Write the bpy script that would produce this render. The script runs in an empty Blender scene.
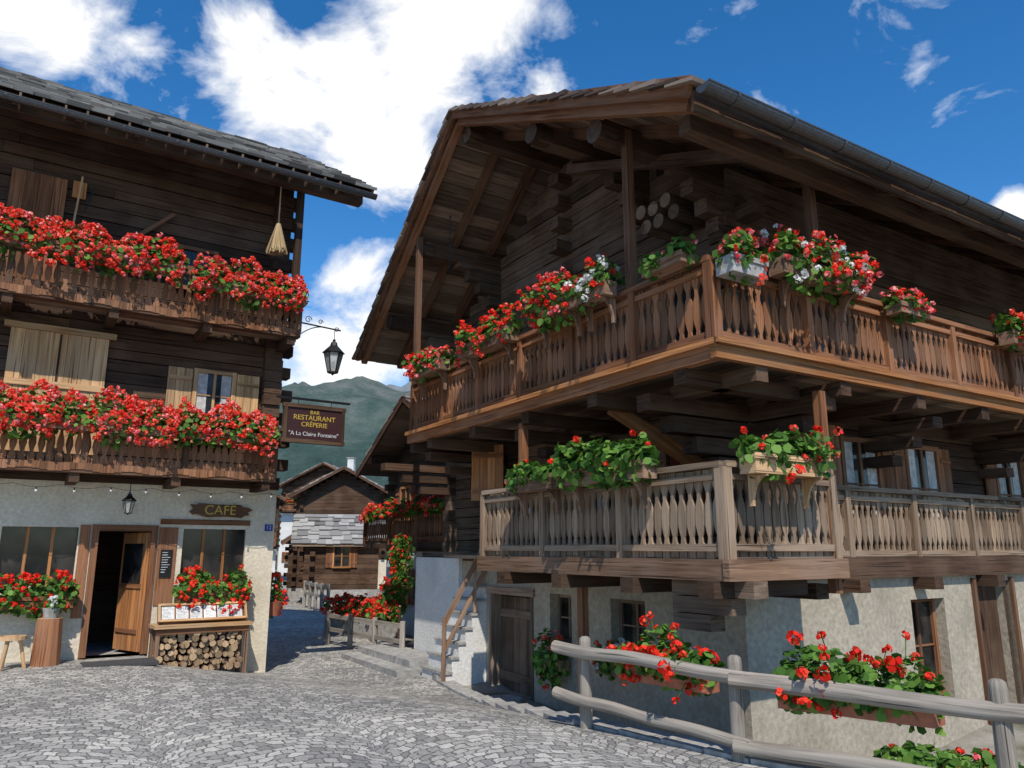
import bpy, math, random
from mathutils import Vector, Matrix, noise
random.seed(7)
R=random.random
def U(a,b): return a+(b-a)*random.random()
scene=bpy.context.scene
# ------------------------------------------------------------------ materials
def newmat(name):
    m=bpy.data.materials.new(name); m.use_nodes=True
    nt=m.node_tree; b=nt.nodes['Principled BSDF']
    return m,nt,b
def N(nt,t,**k):
    n=nt.nodes.new(t)
    for a,v in k.items(): setattr(n,a,v)
    return n
def ramp(nt,fac,stops):
    r=N(nt,'ShaderNodeValToRGB'); e=r.color_ramp.elements
    while len(e)<len(stops): e.new(.5)
    for i,(p,c) in enumerate(stops):
        e[i].position=p; e[i].color=(*c,1) if len(c)==3 else c
    nt.links.new(fac,r.inputs[0]); return r
def M(nt,op,a,b=None,c=None,clamp=False):
    n=N(nt,'ShaderNodeMath',operation=op); n.use_clamp=clamp
    for i,v in enumerate((a,b,c)):
        if v is None: continue
        if isinstance(v,(int,float)): n.inputs[i].default_value=v
        else: nt.links.new(v,n.inputs[i])
    return n.outputs[0]
def mixc(nt,mode,fac,a,b):
    n=N(nt,'ShaderNodeMixRGB',blend_type=mode)
    for i,v in enumerate((fac,a,b)):
        if isinstance(v,(int,float)): n.inputs[i].default_value=v
        elif isinstance(v,tuple): n.inputs[i].default_value=(*v,1)
        else: nt.links.new(v,n.inputs[i])
    return n.outputs[0]
def rndval(nt,lo,hi):
    a=N(nt,'ShaderNodeAttribute'); a.attribute_name='rnd'
    mr=N(nt,'ShaderNodeMapRange'); nt.links.new(a.outputs['Fac'],mr.inputs[0])
    mr.inputs[3].default_value=lo; mr.inputs[4].default_value=hi
    return mr.outputs[0]
def gray(nt,v):
    c=N(nt,'ShaderNodeCombineXYZ')
    for i in range(3): nt.links.new(v,c.inputs[i])
    return c.outputs[0]
def wood(name,c1,c2,c3=None,rough=.85,lo=.6,hi=1.3,bump=.5):
    m,nt,b=newmat(name)
    tc=N(nt,'ShaderNodeTexCoord'); mp=N(nt,'ShaderNodeMapping'); mp.inputs['Scale'].default_value=(1.2,28,1)
    nt.links.new(tc.outputs['UV'],mp.inputs[0])
    n=N(nt,'ShaderNodeTexNoise'); n.inputs['Scale'].default_value=1; n.inputs['Detail'].default_value=5; n.inputs['Distortion'].default_value=.8
    nt.links.new(mp.outputs[0],n.inputs['Vector'])
    r=ramp(nt,n.outputs[0],[(.3,c1),(.7,c2)])
    n2=N(nt,'ShaderNodeTexNoise'); n2.inputs['Scale'].default_value=1.3; n2.inputs['Detail'].default_value=4
    nt.links.new(tc.outputs['Object'],n2.inputs['Vector'])
    r2=ramp(nt,n2.outputs[0],[(.42,(0,0,0)),(.62,(1,1,1))])
    col=mixc(nt,'MIX',r2.outputs[0],r.outputs[0],mixc(nt,'MIX',.55,r.outputs[0],c3 or c2))
    mp3=N(nt,'ShaderNodeMapping'); mp3.inputs['Scale'].default_value=(.8,45,1); nt.links.new(tc.outputs['UV'],mp3.inputs[0])
    n3=N(nt,'ShaderNodeTexNoise'); n3.inputs['Scale'].default_value=1; n3.inputs['Detail'].default_value=3; nt.links.new(mp3.outputs[0],n3.inputs['Vector'])
    r3=ramp(nt,n3.outputs[0],[(.32,(.25,.25,.25)),(.4,(1,1,1))])
    col=mixc(nt,'MULTIPLY',1,col,r3.outputs[0])
    col=mixc(nt,'MULTIPLY',1,col,gray(nt,rndval(nt,lo,hi)))
    nt.links.new(col,b.inputs['Base Color'])
    b.inputs['Roughness'].default_value=rough; b.inputs['Specular IOR Level'].default_value=.25
    bp=N(nt,'ShaderNodeBump'); bp.inputs['Strength'].default_value=bump; bp.inputs['Distance'].default_value=.012
    nt.links.new(M(nt,'MULTIPLY',n.outputs[0],r3.outputs[0]),bp.inputs['Height']); nt.links.new(bp.outputs[0],b.inputs['Normal'])
    return m
def stucco(name,c1,c2,stain=(.2,.18,.15),sc=22,bump=.5):
    m,nt,b=newmat(name); tc=N(nt,'ShaderNodeTexCoord')
    n=N(nt,'ShaderNodeTexNoise'); n.inputs['Scale'].default_value=sc; n.inputs['Detail'].default_value=7
    nt.links.new(tc.outputs['Object'],n.inputs['Vector'])
    r=ramp(nt,n.outputs[0],[(.3,c1),(.7,c2)])
    n2=N(nt,'ShaderNodeTexNoise'); n2.inputs['Scale'].default_value=.9; n2.inputs['Detail'].default_value=7; n2.inputs['Roughness'].default_value=.65
    nt.links.new(tc.outputs['Object'],n2.inputs['Vector'])
    r2=ramp(nt,n2.outputs[0],[(.42,(0,0,0)),(.75,(.8,.8,.8))])
    col=mixc(nt,'MIX',r2.outputs[0],r.outputs[0],stain)
    nt.links.new(col,b.inputs['Base Color']); b.inputs['Roughness'].default_value=.93; b.inputs['Specular IOR Level'].default_value=.2
    bp=N(nt,'ShaderNodeBump'); bp.inputs['Strength'].default_value=bump; bp.inputs['Distance'].default_value=.02
    nt.links.new(n.outputs[0],bp.inputs['Height']); nt.links.new(bp.outputs[0],b.inputs['Normal'])
    return m
def plain(name,c,rough=.6,metal=0,lo=.8,hi=1.2,c2=None,sc=30):
    m,nt,b=newmat(name); tc=N(nt,'ShaderNodeTexCoord')
    n=N(nt,'ShaderNodeTexNoise'); n.inputs['Scale'].default_value=sc; n.inputs['Detail'].default_value=4
    nt.links.new(tc.outputs['Object'],n.inputs['Vector'])
    d=c2 or tuple(x*.7 for x in c)
    r=ramp(nt,n.outputs[0],[(.35,d),(.65,c)])
    col=mixc(nt,'MULTIPLY',1,r.outputs[0],gray(nt,rndval(nt,lo,hi)))
    nt.links.new(col,b.inputs['Base Color']); b.inputs['Roughness'].default_value=rough; b.inputs['Metallic'].default_value=metal
    return m
def rampmat(name,stops,rough=.7,trans=.0):
    m,nt,b=newmat(name); a=N(nt,'ShaderNodeAttribute'); a.attribute_name='rnd'
    r=ramp(nt,a.outputs['Fac'],stops); nt.links.new(r.outputs[0],b.inputs['Base Color']); b.inputs['Roughness'].default_value=rough; b.inputs['Specular IOR Level'].default_value=.25
    if trans:
        t=N(nt,'ShaderNodeBsdfTranslucent'); nt.links.new(r.outputs[0],t.inputs[0])
        mx=N(nt,'ShaderNodeMixShader'); mx.inputs[0].default_value=trans
        nt.links.new(b.outputs[0],mx.inputs[1]); nt.links.new(t.outputs[0],mx.inputs[2]); nt.links.new(mx.outputs[0],nt.nodes['Material Output'].inputs[0])
    return m
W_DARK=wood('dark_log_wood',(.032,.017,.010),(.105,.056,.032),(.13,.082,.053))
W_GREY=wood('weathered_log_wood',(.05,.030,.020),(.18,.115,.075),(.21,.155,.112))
W_DECK=wood('roof_board_wood',(.13,.08,.052),(.33,.22,.15),(.34,.26,.19),lo=.45,hi=1.3)
W_RED=wood('red_brown_wood',(.12,.045,.020),(.34,.145,.062),(.27,.145,.085))
W_ORANGE=wood('orange_wood',(.27,.10,.032),(.60,.26,.09),(.42,.22,.11))
W_PICK=wood('brown_picket_wood',(.12,.048,.022),(.33,.145,.065),(.26,.145,.088))
W_PICKD=wood('dark_picket_wood',(.07,.034,.019),(.20,.095,.052),(.18,.11,.07))
W_TAN=wood('weathered_picket_wood',(.14,.088,.055),(.37,.26,.17),(.33,.25,.18),lo=.55,hi=1.3)
W_FENCE=wood('grey_fence_wood',(.15,.128,.105),(.38,.335,.28),(.34,.31,.265),lo=.8,hi=1.1)
W_LIGHT=wood('light_shutter_wood',(.34,.18,.075),(.62,.39,.19),(.5,.35,.21),lo=.8)
W_END=wood('cut_wood_end',(.3,.19,.10),(.62,.45,.28),(.36,.25,.15),lo=.4,hi=1.2)
W_BOX=wood('flower_box_wood',(.13,.07,.04),(.34,.2,.12),(.3,.2,.14))
S_CREAM=stucco('cream_stucco',(.60,.52,.39),(.78,.70,.55),(.46,.39,.29))
S_GREY=stucco('grey_rough_stucco',(.33,.285,.215),(.50,.44,.345),(.24,.205,.155),sc=16,bump=.5)
S_WHITE=stucco('white_stucco',(.62,.61,.58),(.82,.81,.78),(.5,.48,.44))
STONE=stucco('stone',(.24,.235,.22),(.46,.445,.42),(.2,.195,.18),sc=9,bump=.7)
SLATE=rampmat('stone_slab_roof',[(0,(.085,.075,.065)),(.4,(.22,.20,.18)),(.8,(.36,.335,.30)),(1,(.46,.43,.38))],.85)
SHING=rampmat('weathered_shingle',[(0,(.06,.04,.032)),(.5,(.17,.12,.095)),(1,(.32,.25,.19))],.85)
SLATEL=rampmat('light_stone_slab_roof',[(0,(.13,.125,.12)),(.5,(.25,.245,.235)),(1,(.40,.39,.37))],.85)
METAL=plain('grey_gutter_metal',(.11,.11,.112),.4,.5)
IRON=plain('black_iron',(.02,.02,.02),.5,.5)
DARK=plain('dark_interior',(.012,.010,.008),.9)
TERRA=plain('terracotta',(.42,.14,.07),.7,sc=12)
LEAF=rampmat('geranium_leaf',[(0,(.03,.08,.012)),(.5,(.085,.20,.028)),(1,(.19,.34,.06))],.6,.3)
RED=rampmat('red_petal',[(0,(.65,.012,.006)),(.6,(.92,.035,.015)),(1,(.95,.11,.05))],.6,.3)
CORAL=rampmat('coral_petal',[(0,(.78,.03,.02)),(.5,(.93,.09,.05)),(.85,(.95,.2,.12)),(1,(.95,.42,.34))],.6,.35)
PINK=rampmat('pink_petal',[(0,(.8,.04,.06)),(.5,(.92,.17,.17)),(1,(.95,.5,.46))],.6,.3)
WHITEP=rampmat('white_petal',[(0,(.6,.6,.58)),(1,(.85,.85,.82))],.6,.25)
PAPER=plain('menu_paper',(.75,.75,.72),.6)
SIGNB=plain('sign_board_maroon',(.05,.014,.014),.5)
YEL=plain('yellow_lettering',(.75,.5,.08),.5)
WHT=plain('white_lettering',(.8,.8,.78),.5)
BLUE=plain('blue_enamel',(.02,.06,.35),.3)
MATM=plain('door_mat',(.06,.06,.06),.95)
STRAW=wood('broom_straw',(.3,.2,.09),(.58,.43,.22),(.45,.33,.2))
CURT=plain('curtain_cloth',(.6,.58,.54),.9,c2=(.4,.38,.35),sc=14)
def glassmat():
    m,nt,b=newmat('window_glass'); tc=N(nt,'ShaderNodeTexCoord')
    n=N(nt,'ShaderNodeTexNoise'); n.inputs['Scale'].default_value=3; nt.links.new(tc.outputs['Object'],n.inputs['Vector'])
    r=ramp(nt,n.outputs[0],[(.35,(.008,.009,.01)),(.7,(.05,.045,.04))]); nt.links.new(r.outputs[0],b.inputs['Base Color'])
    b.inputs['Roughness'].default_value=.1; b.inputs['Specular IOR Level'].default_value=.35
    return m
GLASS=glassmat()
def lampglass():
    m,nt,b=newmat('lantern_glass'); b.inputs['Base Color'].default_value=(.75,.74,.68,1); b.inputs['Roughness'].default_value=.15
    b.inputs['Transmission Weight'].default_value=.7; return m
LGL=lampglass()
# ------------------------------------------------------------------ mesh builder
class Fr:
    def __init__(s,o,ex,ey,ez=(0,0,1)):
        s.o=Vector(o); s.ex=Vector(ex); s.ey=Vector(ey); s.ez=Vector(ez)
        s.flip=s.ex.cross(s.ey).dot(s.ez)<0
    def __call__(s,x,y,z): return s.o+s.ex*x+s.ey*y+s.ez*z
class MB:
    def __init__(s): s.v=[];s.f=[];s.uv=[];s.mi=[];s.r=[];s.mats=[]
    def m(s,mat):
        if mat not in s.mats: s.mats.append(mat)
        return s.mats.index(mat)
    def face(s,pts,uvs,mat,rnd):
        i=len(s.v); s.v.extend([tuple(p) for p in pts]); s.f.append(tuple(range(i,i+len(pts))))
        s.uv.extend(uvs); s.mi.append(s.m(mat)); s.r.append(rnd)
    def box(s,fr,x,y,z,mat,g=0,rnd=None):
        X=(x,y,z); rnd=R() if rnd is None else rnd; ou,ov=U(0,50),U(0,50)
        i0=len(s.v)
        for a in (0,1):
            for b in (0,1):
                for c in (0,1): s.v.append(tuple(fr(x[a],y[b],z[c])))
        idx=lambda a,b,c:i0+a*4+b*2+c
        F=[((0,0,0),(0,0,1),(0,1,1),(0,1,0)),((1,0,0),(1,1,0),(1,1,1),(1,0,1)),
           ((0,0,0),(1,0,0),(1,0,1),(0,0,1)),((0,1,0),(0,1,1),(1,1,1),(1,1,0)),
           ((0,0,0),(0,1,0),(1,1,0),(1,0,0)),((0,0,1),(1,0,1),(1,1,1),(0,1,1))]
        ax=[(1,2),(1,2),(0,2),(0,2),(0,1),(0,1)]
        mi=s.m(mat)
        for f,(i,j) in zip(F,ax):
            if fr.flip: f=f[::-1]
            s.f.append(tuple(idx(*c) for c in f)); s.mi.append(mi); s.r.append(rnd)
            for c in f:
                co=[X[k][c[k]] for k in range(3)]
                if g==i: s.uv.append((co[i]+ou,co[j]+ov))
                elif g==j: s.uv.append((co[j]+ou,co[i]+ov))
                else: s.uv.append((co[i]*6+ou,co[j]+ov))
    def beam(s,p,q,w,h,mat,up=(0,0,1),rnd=None):
        p=Vector(p);q=Vector(q); d=q-p; L=d.length
        if L<1e-5: return
        d/=L; up=Vector(up); sd=d.cross(up)
        if sd.length<1e-3: sd=d.cross(Vector((1,0,0)))
        sd.normalize(); u=sd.cross(d)
        s.box(Fr(p,d,sd,u),(0,L),(-w/2,w/2),(-h/2,h/2),mat,0,rnd)
    def cyl(s,p,q,r1,r2,mat,n=10,rnd=None,caps=True,capmat=None):
        p=Vector(p);q=Vector(q); d=(q-p); L=d.length; d/=L
        a=d.orthogonal().normalized(); b=d.cross(a); rnd=R() if rnd is None else rnd; ou,ov=U(0,50),U(0,50)
        P=[p+(a*math.cos(t)+b*math.sin(t))*r1 for t in [2*math.pi*k/n for k in range(n)]]
        Q=[q+(a*math.cos(t)+b*math.sin(t))*r2 for t in [2*math.pi*k/n for k in range(n)]]
        i0=len(s.v); s.v.extend(map(tuple,P)); s.v.extend(map(tuple,Q)); mi=s.m(mat); c=2*math.pi*max(r1,r2)/n
        for k in range(n):
            k2=(k+1)%n
            s.f.append((i0+k,i0+k2,i0+n+k2,i0+n+k)); s.mi.append(mi); s.r.append(rnd)
            s.uv.extend([(ou,ov+c*k),(ou,ov+c*(k+1)),(ou+L,ov+c*(k+1)),(ou+L,ov+c*k)])
        if caps:
            cm=s.m(capmat or mat)
            for f in (tuple(range(i0+n-1,i0-1,-1)),tuple(range(i0+n,i0+2*n))):
                s.f.append(f); s.mi.append(cm); s.r.append(rnd); s.uv.extend([(ou+R()*.05,ov+R()*.2) for _ in f])
    def tube(s,pts,rad,mat,n=14,rnd=.5,ulen=0):
        mi=s.m(mat); i0=len(s.v); ou,ov=U(0,50),U(0,50); acc=[0]
        for a,b in zip(pts,pts[1:]): acc.append(acc[-1]+(b-a).length)
        d=(pts[-1]-pts[0]).normalized(); a=d.cross(Vector((0,0,1))).normalized(); b=a.cross(d)
        for p,r in zip(pts,rad):
            for k in range(n):
                t=2*math.pi*k/n; s.v.append(tuple(p+(a*math.cos(t)+b*math.sin(t))*r))
        for i in range(len(pts)-1):
            for k in range(n):
                k2=(k+1)%n; s.f.append((i0+i*n+k,i0+i*n+k2,i0+(i+1)*n+k2,i0+(i+1)*n+k)); s.mi.append(mi); s.r.append(rnd)
                c=2*math.pi*rad[0]/n; s.uv.extend([(ou+acc[i],ov+c*k),(ou+acc[i],ov+c*(k+1)),(ou+acc[i+1],ov+c*(k+1)),(ou+acc[i+1],ov+c*k)])
        for st in (0,len(pts)-1):
            s.f.append(tuple(i0+st*n+k for k in range(n))); s.mi.append(mi); s.r.append(rnd*.8); s.uv.extend([(ou+R()*.05,ov+R()*.1) for _ in range(n)])
    def ball(s,c,r,mat,n=8,m_=5,sz=1,rnd=None):
        c=Vector(c); rnd=R() if rnd is None else rnd; mi=s.m(mat); i0=len(s.v)
        for i in range(m_+1):
            ph=math.pi*i/m_
            for j in range(n):
                t=2*math.pi*j/n; s.v.append((c.x+r*math.sin(ph)*math.cos(t),c.y+r*math.sin(ph)*math.sin(t),c.z+r*sz*math.cos(ph)))
        for i in range(m_):
            for j in range(n):
                s.f.append((i0+i*n+j,i0+(i+1)*n+j,i0+(i+1)*n+(j+1)%n,i0+i*n+(j+1)%n)); s.mi.append(mi); s.r.append(rnd); s.uv.extend([(0,0)]*4)
    def picket(s,base,dx,H,w,th,prof,mat):
        base=Vector(base);dx=Vector(dx).normalized(); nn=dx.cross(Vector((0,0,1))); rnd=R(); mi=s.m(mat); i0=len(s.v); ou,ov=U(0,50),U(0,50); tl=U(-.008,.008)
        for t,f in prof:
            for (sx,sy) in ((-1,-1),(1,-1),(1,1),(-1,1)):
                s.v.append(tuple(base+dx*(sx*w*f/2+tl*t)+nn*(sy*th/2)+Vector((0,0,t*H))))
        n=len(prof)
        for i in range(n-1):
            for k in range(4):
                k2=(k+1)%4
                s.f.append((i0+i*4+k,i0+i*4+k2,i0+i*4+4+k2,i0+i*4+4+k)); s.mi.append(mi); s.r.append(rnd)
                z0=prof[i][0]*H+ou; z1=prof[i+1][0]*H+ou
                s.uv.extend([(z0,ov),(z0,ov+w),(z1,ov+w),(z1,ov)])
    def hexa(s,c,mat,rnd=None):
        rnd=R() if rnd is None else rnd; i0=len(s.v); s.v.extend([tuple(p) for p in c]); mi=s.m(mat)
        for f in ((0,3,2,1),(4,5,6,7),(0,1,5,4),(1,2,6,5),(2,3,7,6),(3,0,4,7)):
            s.f.append(tuple(i0+k for k in f)); s.mi.append(mi); s.r.append(rnd); s.uv.extend([(0,0),(1,0),(1,1),(0,1)])
    def obj(s,name,parent=None,smooth=False):
        me=bpy.data.meshes.new(name); me.from_pydata(s.v,[],s.f)
        for m in s.mats: me.materials.append(m)
        me.polygons.foreach_set('material_index',s.mi)
        ul=me.uv_layers.new(name='UVMap'); fl=[c for uv in s.uv for c in uv]; ul.data.foreach_set('uv',fl)
        at=me.attributes.new('rnd','FLOAT','FACE'); at.data.foreach_set('value',s.r)
        if smooth: me.polygons.foreach_set('use_smooth',[len(f)==4 for f in s.f])
        me.update()
        o=bpy.data.objects.new(name,me); scene.collection.objects.link(o)
        if parent: par(o,parent)
        return o
def par(o,e):
    o.parent=e; o.matrix_parent_inverse=Matrix.Translation(e.location).inverted()
def empty(name,loc):
    e=bpy.data.objects.new(name,None); e.location=loc; scene.collection.objects.link(e); return e
def tiles(mb,P00,P10,P11,P01,rh,cw,th,mat,jit=.04):
    P00,P10,P11,P01=map(Vector,(P00,P10,P11,P01))
    nrm=(P10-P00).cross(P01-P00).normalized()
    if nrm.z<0: nrm=-nrm
    Lr=(P01-P00).length; Lc=max((P10-P00).length,(P11-P01).length); nr=max(1,int(Lr/rh)); 
    S=lambda u,v:(P00*(1-u)+P10*u)*(1-v)+(P01*(1-u)+P11*u)*v
    for i in range(nr):
        v0=i/nr; v1=min(1,(i+1.35)/nr); u=0
        while u<1:
            du=cw*U(.6,1.5)/Lc; u1=min(1,u+du)
            if 1-u1<du*.3: u1=1
            vv=v0+U(-jit,jit)/Lr*(1 if i else .3); lift=U(.0,.018); g=.004
            a,b,c,d=S(u,vv),S(u1,vv),S(u1,v1),S(u,v1)
            e=(b-a).normalized()*g; t2=th*U(.7,1.4)
            a=a+e;b=b-e
            mb.hexa([a+nrm*(th*.9+lift),b+nrm*(th*.9+lift*U(.5,1.5)),c+nrm*.0,d+nrm*.0,a+nrm*(th*.9+t2+lift),b+nrm*(th*.9+t2+lift),c+nrm*t2*.6,d+nrm*t2*.6],mat)
            u=u1
def rail(mb,P,Q,z0,z1,sp,w,prof,mp,mr,th=.025,posts=0,cap=(.1,.06),mid=True):
    P=Vector((P[0],P[1],0));Q=Vector((Q[0],Q[1],0)); d=Q-P; L=d.length; d/=L
    Z=lambda z:Vector((0,0,z))
    nc=max(1,round(L/2.6))
    for i in range(nc): mb.beam(P+d*(L*i/nc)+Z(z1),P+d*(L*(i+1)/nc-.004)+Z(z1),cap[0],cap[1],mr)
    nn=d.cross(Vector((0,0,1)))
    mb.beam(P+Z(z0+.1),Q+Z(z0+.1),.04,.07,mr)
    if mid: mb.beam(P+Z(z1-.12),Q+Z(z1-.12),.04,.06,mr)
    n=int(L/sp)
    for i in range(n+1):
        p=P+d*(min(L-.03,max(.03,i*L/n)))
        mb.picket(p+Z(z0+U(-.015,.01))+nn*(.035),d,z1-z0-.03+U(-.01,.005),w*U(.93,1.02),th,prof,mp)
    if posts:
        m=max(1,round(L/posts))
        for i in range(m+1):
            p=P+d*(i*L/m); mb.box(Fr(p,d,d.cross(Vector((0,0,1)))),(-.045,.045),(-.04,.075),(z0-.05,z1-.03),mr,2)
PB=[(0,.95),(.12,.95),(.18,.4),(.24,.62),(.34,.98),(.44,.85),(.6,.36),(.68,.36),(.74,.8),(.79,.45),(.86,.95),(1,.95)]
PS=[(0,.98),(.14,.98),(.18,.5),(.24,.34),(.3,.66),(.38,.98),(.5,1),(.6,.82),(.68,.38),(.74,.38),(.79,.7),(.84,.98),(1,.98)]
def leafy(mb,P,Q,out,ro,rz,nl,nh,hm,hr=.042,ls=.045,up=0.,petals=13,lump=.35,lm=None,hi=1.15):
    P=Vector(P);Q=Vector(Q);out=Vector(out).normalized(); ax=(Q-P); L=ax.length; axn=ax.normalized() if L>1e-4 else Vector((1,0,0))
    sd=U(0,100); lm=lm or LEAF
    def pt(t,ph,r):
        e=min(1,.5+min(t,1-t)*L/.18) if L>.3 else 1
        k=(1-lump/2)+lump*1.6*noise.noise(Vector((t*L*2.6+sd,ph*.7,0)))
        return P+ax*t+out*(math.cos(ph)*r*ro*k*e)+Vector((0,0,1))*(math.sin(ph)*r*rz*k*e+up)
    Z=Vector((0,0,1))
    def disc(c,nrm,s,mat,n=6):
        a=nrm.orthogonal().normalized(); b=nrm.cross(a); t0=U(0,6)
        mb.face([c+(a*math.cos(t0+2*math.pi*k/n)+b*math.sin(t0+2*math.pi*k/n))*s*U(.75,1.1) for k in range(n)],[(0,0)]*n,mat,R())
    for i in range(nl):
        t=R(); ph=U(0,6.283); r=R()**.35; c=pt(t,ph,r)+axn*U(-.06,.06)
        nr=(out*math.cos(ph)+Z*math.sin(ph)*.8+Z*.4+Vector((U(-.8,.8),U(-.8,.8),U(-.8,.8)))).normalized()
        disc(c,nr,ls*U(.6,1.25),lm)
    for i in range(nh):
        t=R(); ph=U(-1.2,2.5); c=pt(t,ph,U(.92,hi)); h=hr*U(.6,1.2)
        if hi>1.3:
            c0=pt(t,ph,.7); dd=(c-c0)
            if dd.length>.03: mb.beam(c0,c,.006,.006,lm)
        mat=random.choice(hm) if isinstance(hm,(list,tuple)) else hm
        for k in range(petals):
            n3=Vector((U(-1,1),U(-1,1),U(-.7,1)))
            if n3.length<.1: continue
            n3.normalize(); disc(c+n3*h*U(.6,1),(n3+Vector((U(-.5,.5),U(-.5,.5),U(-.5,.5)))).normalized(),h*.52,mat,5)
def flowerbox(P,Q,out,w=.2,h=.18,box=W_BOX,hm=RED,nl=300,nh=30,ro=.24,rz=.22,brk=True,up=.1,name='geranium_flower_box',hr=.042,ls=.045,lump=.35,hi=1.15):
    mb=MB(); P=Vector(P);Q=Vector(Q);out=Vector(out).normalized(); d=(Q-P); L=d.length; d/=L
    fr=Fr(P,d,out)
    mb.box(fr,(0,L),(w/2-.02,w/2),(0,h),box); mb.box(fr,(0,L),(-w/2,-w/2+.02),(0,h),box)
    mb.box(fr,(0,.02),(-w/2+.02,w/2-.02),(0,h),box,1); mb.box(fr,(L-.02,L),(-w/2+.02,w/2-.02),(0,h),box,1)
    mb.box(fr,(.02,L-.02),(-w/2+.02,w/2-.02),(.0,.02),box); mb.box(fr,(.02,L-.02),(-w/2+.02,w/2-.02),(h-.06,h-.03),DARK)
    mb.box(fr,(-.02,L+.02),(w/2+.001,w/2+.018),(h-.045,h+.01),box)
    if brk:
        for t in (.14,.86):
            x=L*t
            mb.box(fr,(x-.018,x+.018),(-w/2-.03,-w/2+.015),(-.3,-.003),box,2)
            n=7
            for k in range(n):
                a0=k/n*math.pi/2; a1=(k+1)/n*math.pi/2
                y0=-w/2+.015+(w*.9)*(1-math.cos(a0)); z0=-.28+.26*math.sin(a0); y1=-w/2+.015+(w*.9)*(1-math.cos(a1)); z1=-.28+.26*math.sin(a1)
                mb.hexa([fr(x-.016,y0,z0),fr(x+.016,y0,z0),fr(x+.016,y1,z1),fr(x-.016,y1,z1),fr(x-.016,y0,-.004),fr(x+.016,y0,-.004),fr(x+.016,y1,-.004),fr(x-.016,y1,-.004)],box)
    T=Vector((0,0,h+up*.4))
    leafy(mb,P+T,Q+T,out,ro,rz,int(nl*L),int(nh*L),hm,hr=hr,ls=ls,lump=lump,hi=hi)
    return mb.obj(name)
def window(mb,fr,x0,x1,z0,z1,y,mat=W_ORANGE,sh=0,shm=None,nx=2,nz=2,curt=False,fw=.07,dep=.05):
    mb.box(fr,(x0-fw,x0),(y,y+dep),(z0-fw,z1+fw),mat,2); mb.box(fr,(x1,x1+fw),(y,y+dep),(z0-fw,z1+fw),mat,2)
    mb.box(fr,(x0,x1),(y,y+dep),(z1,z1+fw),mat,0); mb.box(fr,(x0-.03,x1+.03),(y,y+dep+.04),(z0-fw-.002,z0-.001),mat,0)
    mb.box(fr,(x0,x1),(y-.01,y+.008),(z0,z1),GLASS)
    if curt: 
        mb.box(fr,(x0+.01,x0+(x1-x0)*.3),(y+.009,y+.012),(z0+.03,z1),CURT); mb.box(fr,(x1-(x1-x0)*.3,x1-.01),(y+.009,y+.012),(z0+.03,z1),CURT)
    for i in range(1,nx): 
        c=x0+(x1-x0)*i/nx; mb.box(fr,(c-.022,c+.022),(y+.013,y+.035),(z0,z1),mat,2)
    for i in range(1,nz):
        c=z0+(z1-z0)*i/nz; mb.box(fr,(x0,x1),(y+.013,y+.03),(c-.012,c+.012),mat,0)
    if sh:
        for a,b in ((x0-fw-sh,x0-fw-.01),(x1+fw+.01,x1+fw+sh)):
            n=3
            for k in range(n):
                w=(b-a)/n; mb.box(fr,(a+w*k+.003,a+w*(k+1)-.003),(y+.012,y+.04),(z0-.05,z1+.05),shm or mat,2)
            mb.box(fr,(a+.02,b-.02),(y+.041,y+.058),(z0+.1,z0+.17),shm or mat); mb.box(fr,(a+.02,b-.02),(y+.041,y+.058),(z1-.17,z1-.1),shm or mat)
def holes_wall(mb,fr,x0,x1,y0,y1,z0,z1,holes,mat):
    xs=sorted({x0,x1,*[h[0] for h in holes],*[h[1] for h in holes]}); 
    for a,b in zip(xs,xs[1:]):
        segs=[(h[2],h[3]) for h in holes if h[0]<=a+1e-6 and h[1]>=b-1e-6]; segs.sort(); z=z0
        for s0,s1 in segs:
            if s0>z: mb.box(fr,(a,b),(y0,y1),(z,s0),mat)
            z=s1
        if z<z1: mb.box(fr,(a,b),(y0,y1),(z,z1),mat)
def logwall(mb,fr,x0,x1,y0,y1,z0,z1,h,mat,clip=None):
    z=z0
    while z<z1-.02:
        hh=min(h*U(.85,1.15),z1-z); a,b=x0,x1
        if clip: 
            a2,b2=clip(z+hh); a=max(a,a2); b=min(b,b2)
            if b-a<.2: z+=hh; continue
        e0,e1=U(0,.03),U(0,.03)
        nseg=max(1,round((b-a)/3.5)); cuts=[a-e0]+[a+(b-a)*(i+U(-.25,.25))/nseg for i in range(1,nseg)]+[b+e1]
        for c0,c1 in zip(cuts,cuts[1:]):
            j=U(-.018,.018); mb.box(fr,(c0+.003,c1-.003),(y0+j,y1+j),(z+.008,z+hh-.008),mat,0)
        z+=hh
def lerp_tab(tab,y):
    if y<=tab[0][0]: return tab[0][1]
    for (a,b),(c,d) in zip(tab,tab[1:]):
        if y<=c: return b+(d-b)*(y-a)/(c-a)
    return tab[-1][1]
def sst(a,b,x):
    t=max(0,min(1,(x-a)/(b-a))); return t*t*(3-2*t)
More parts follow.
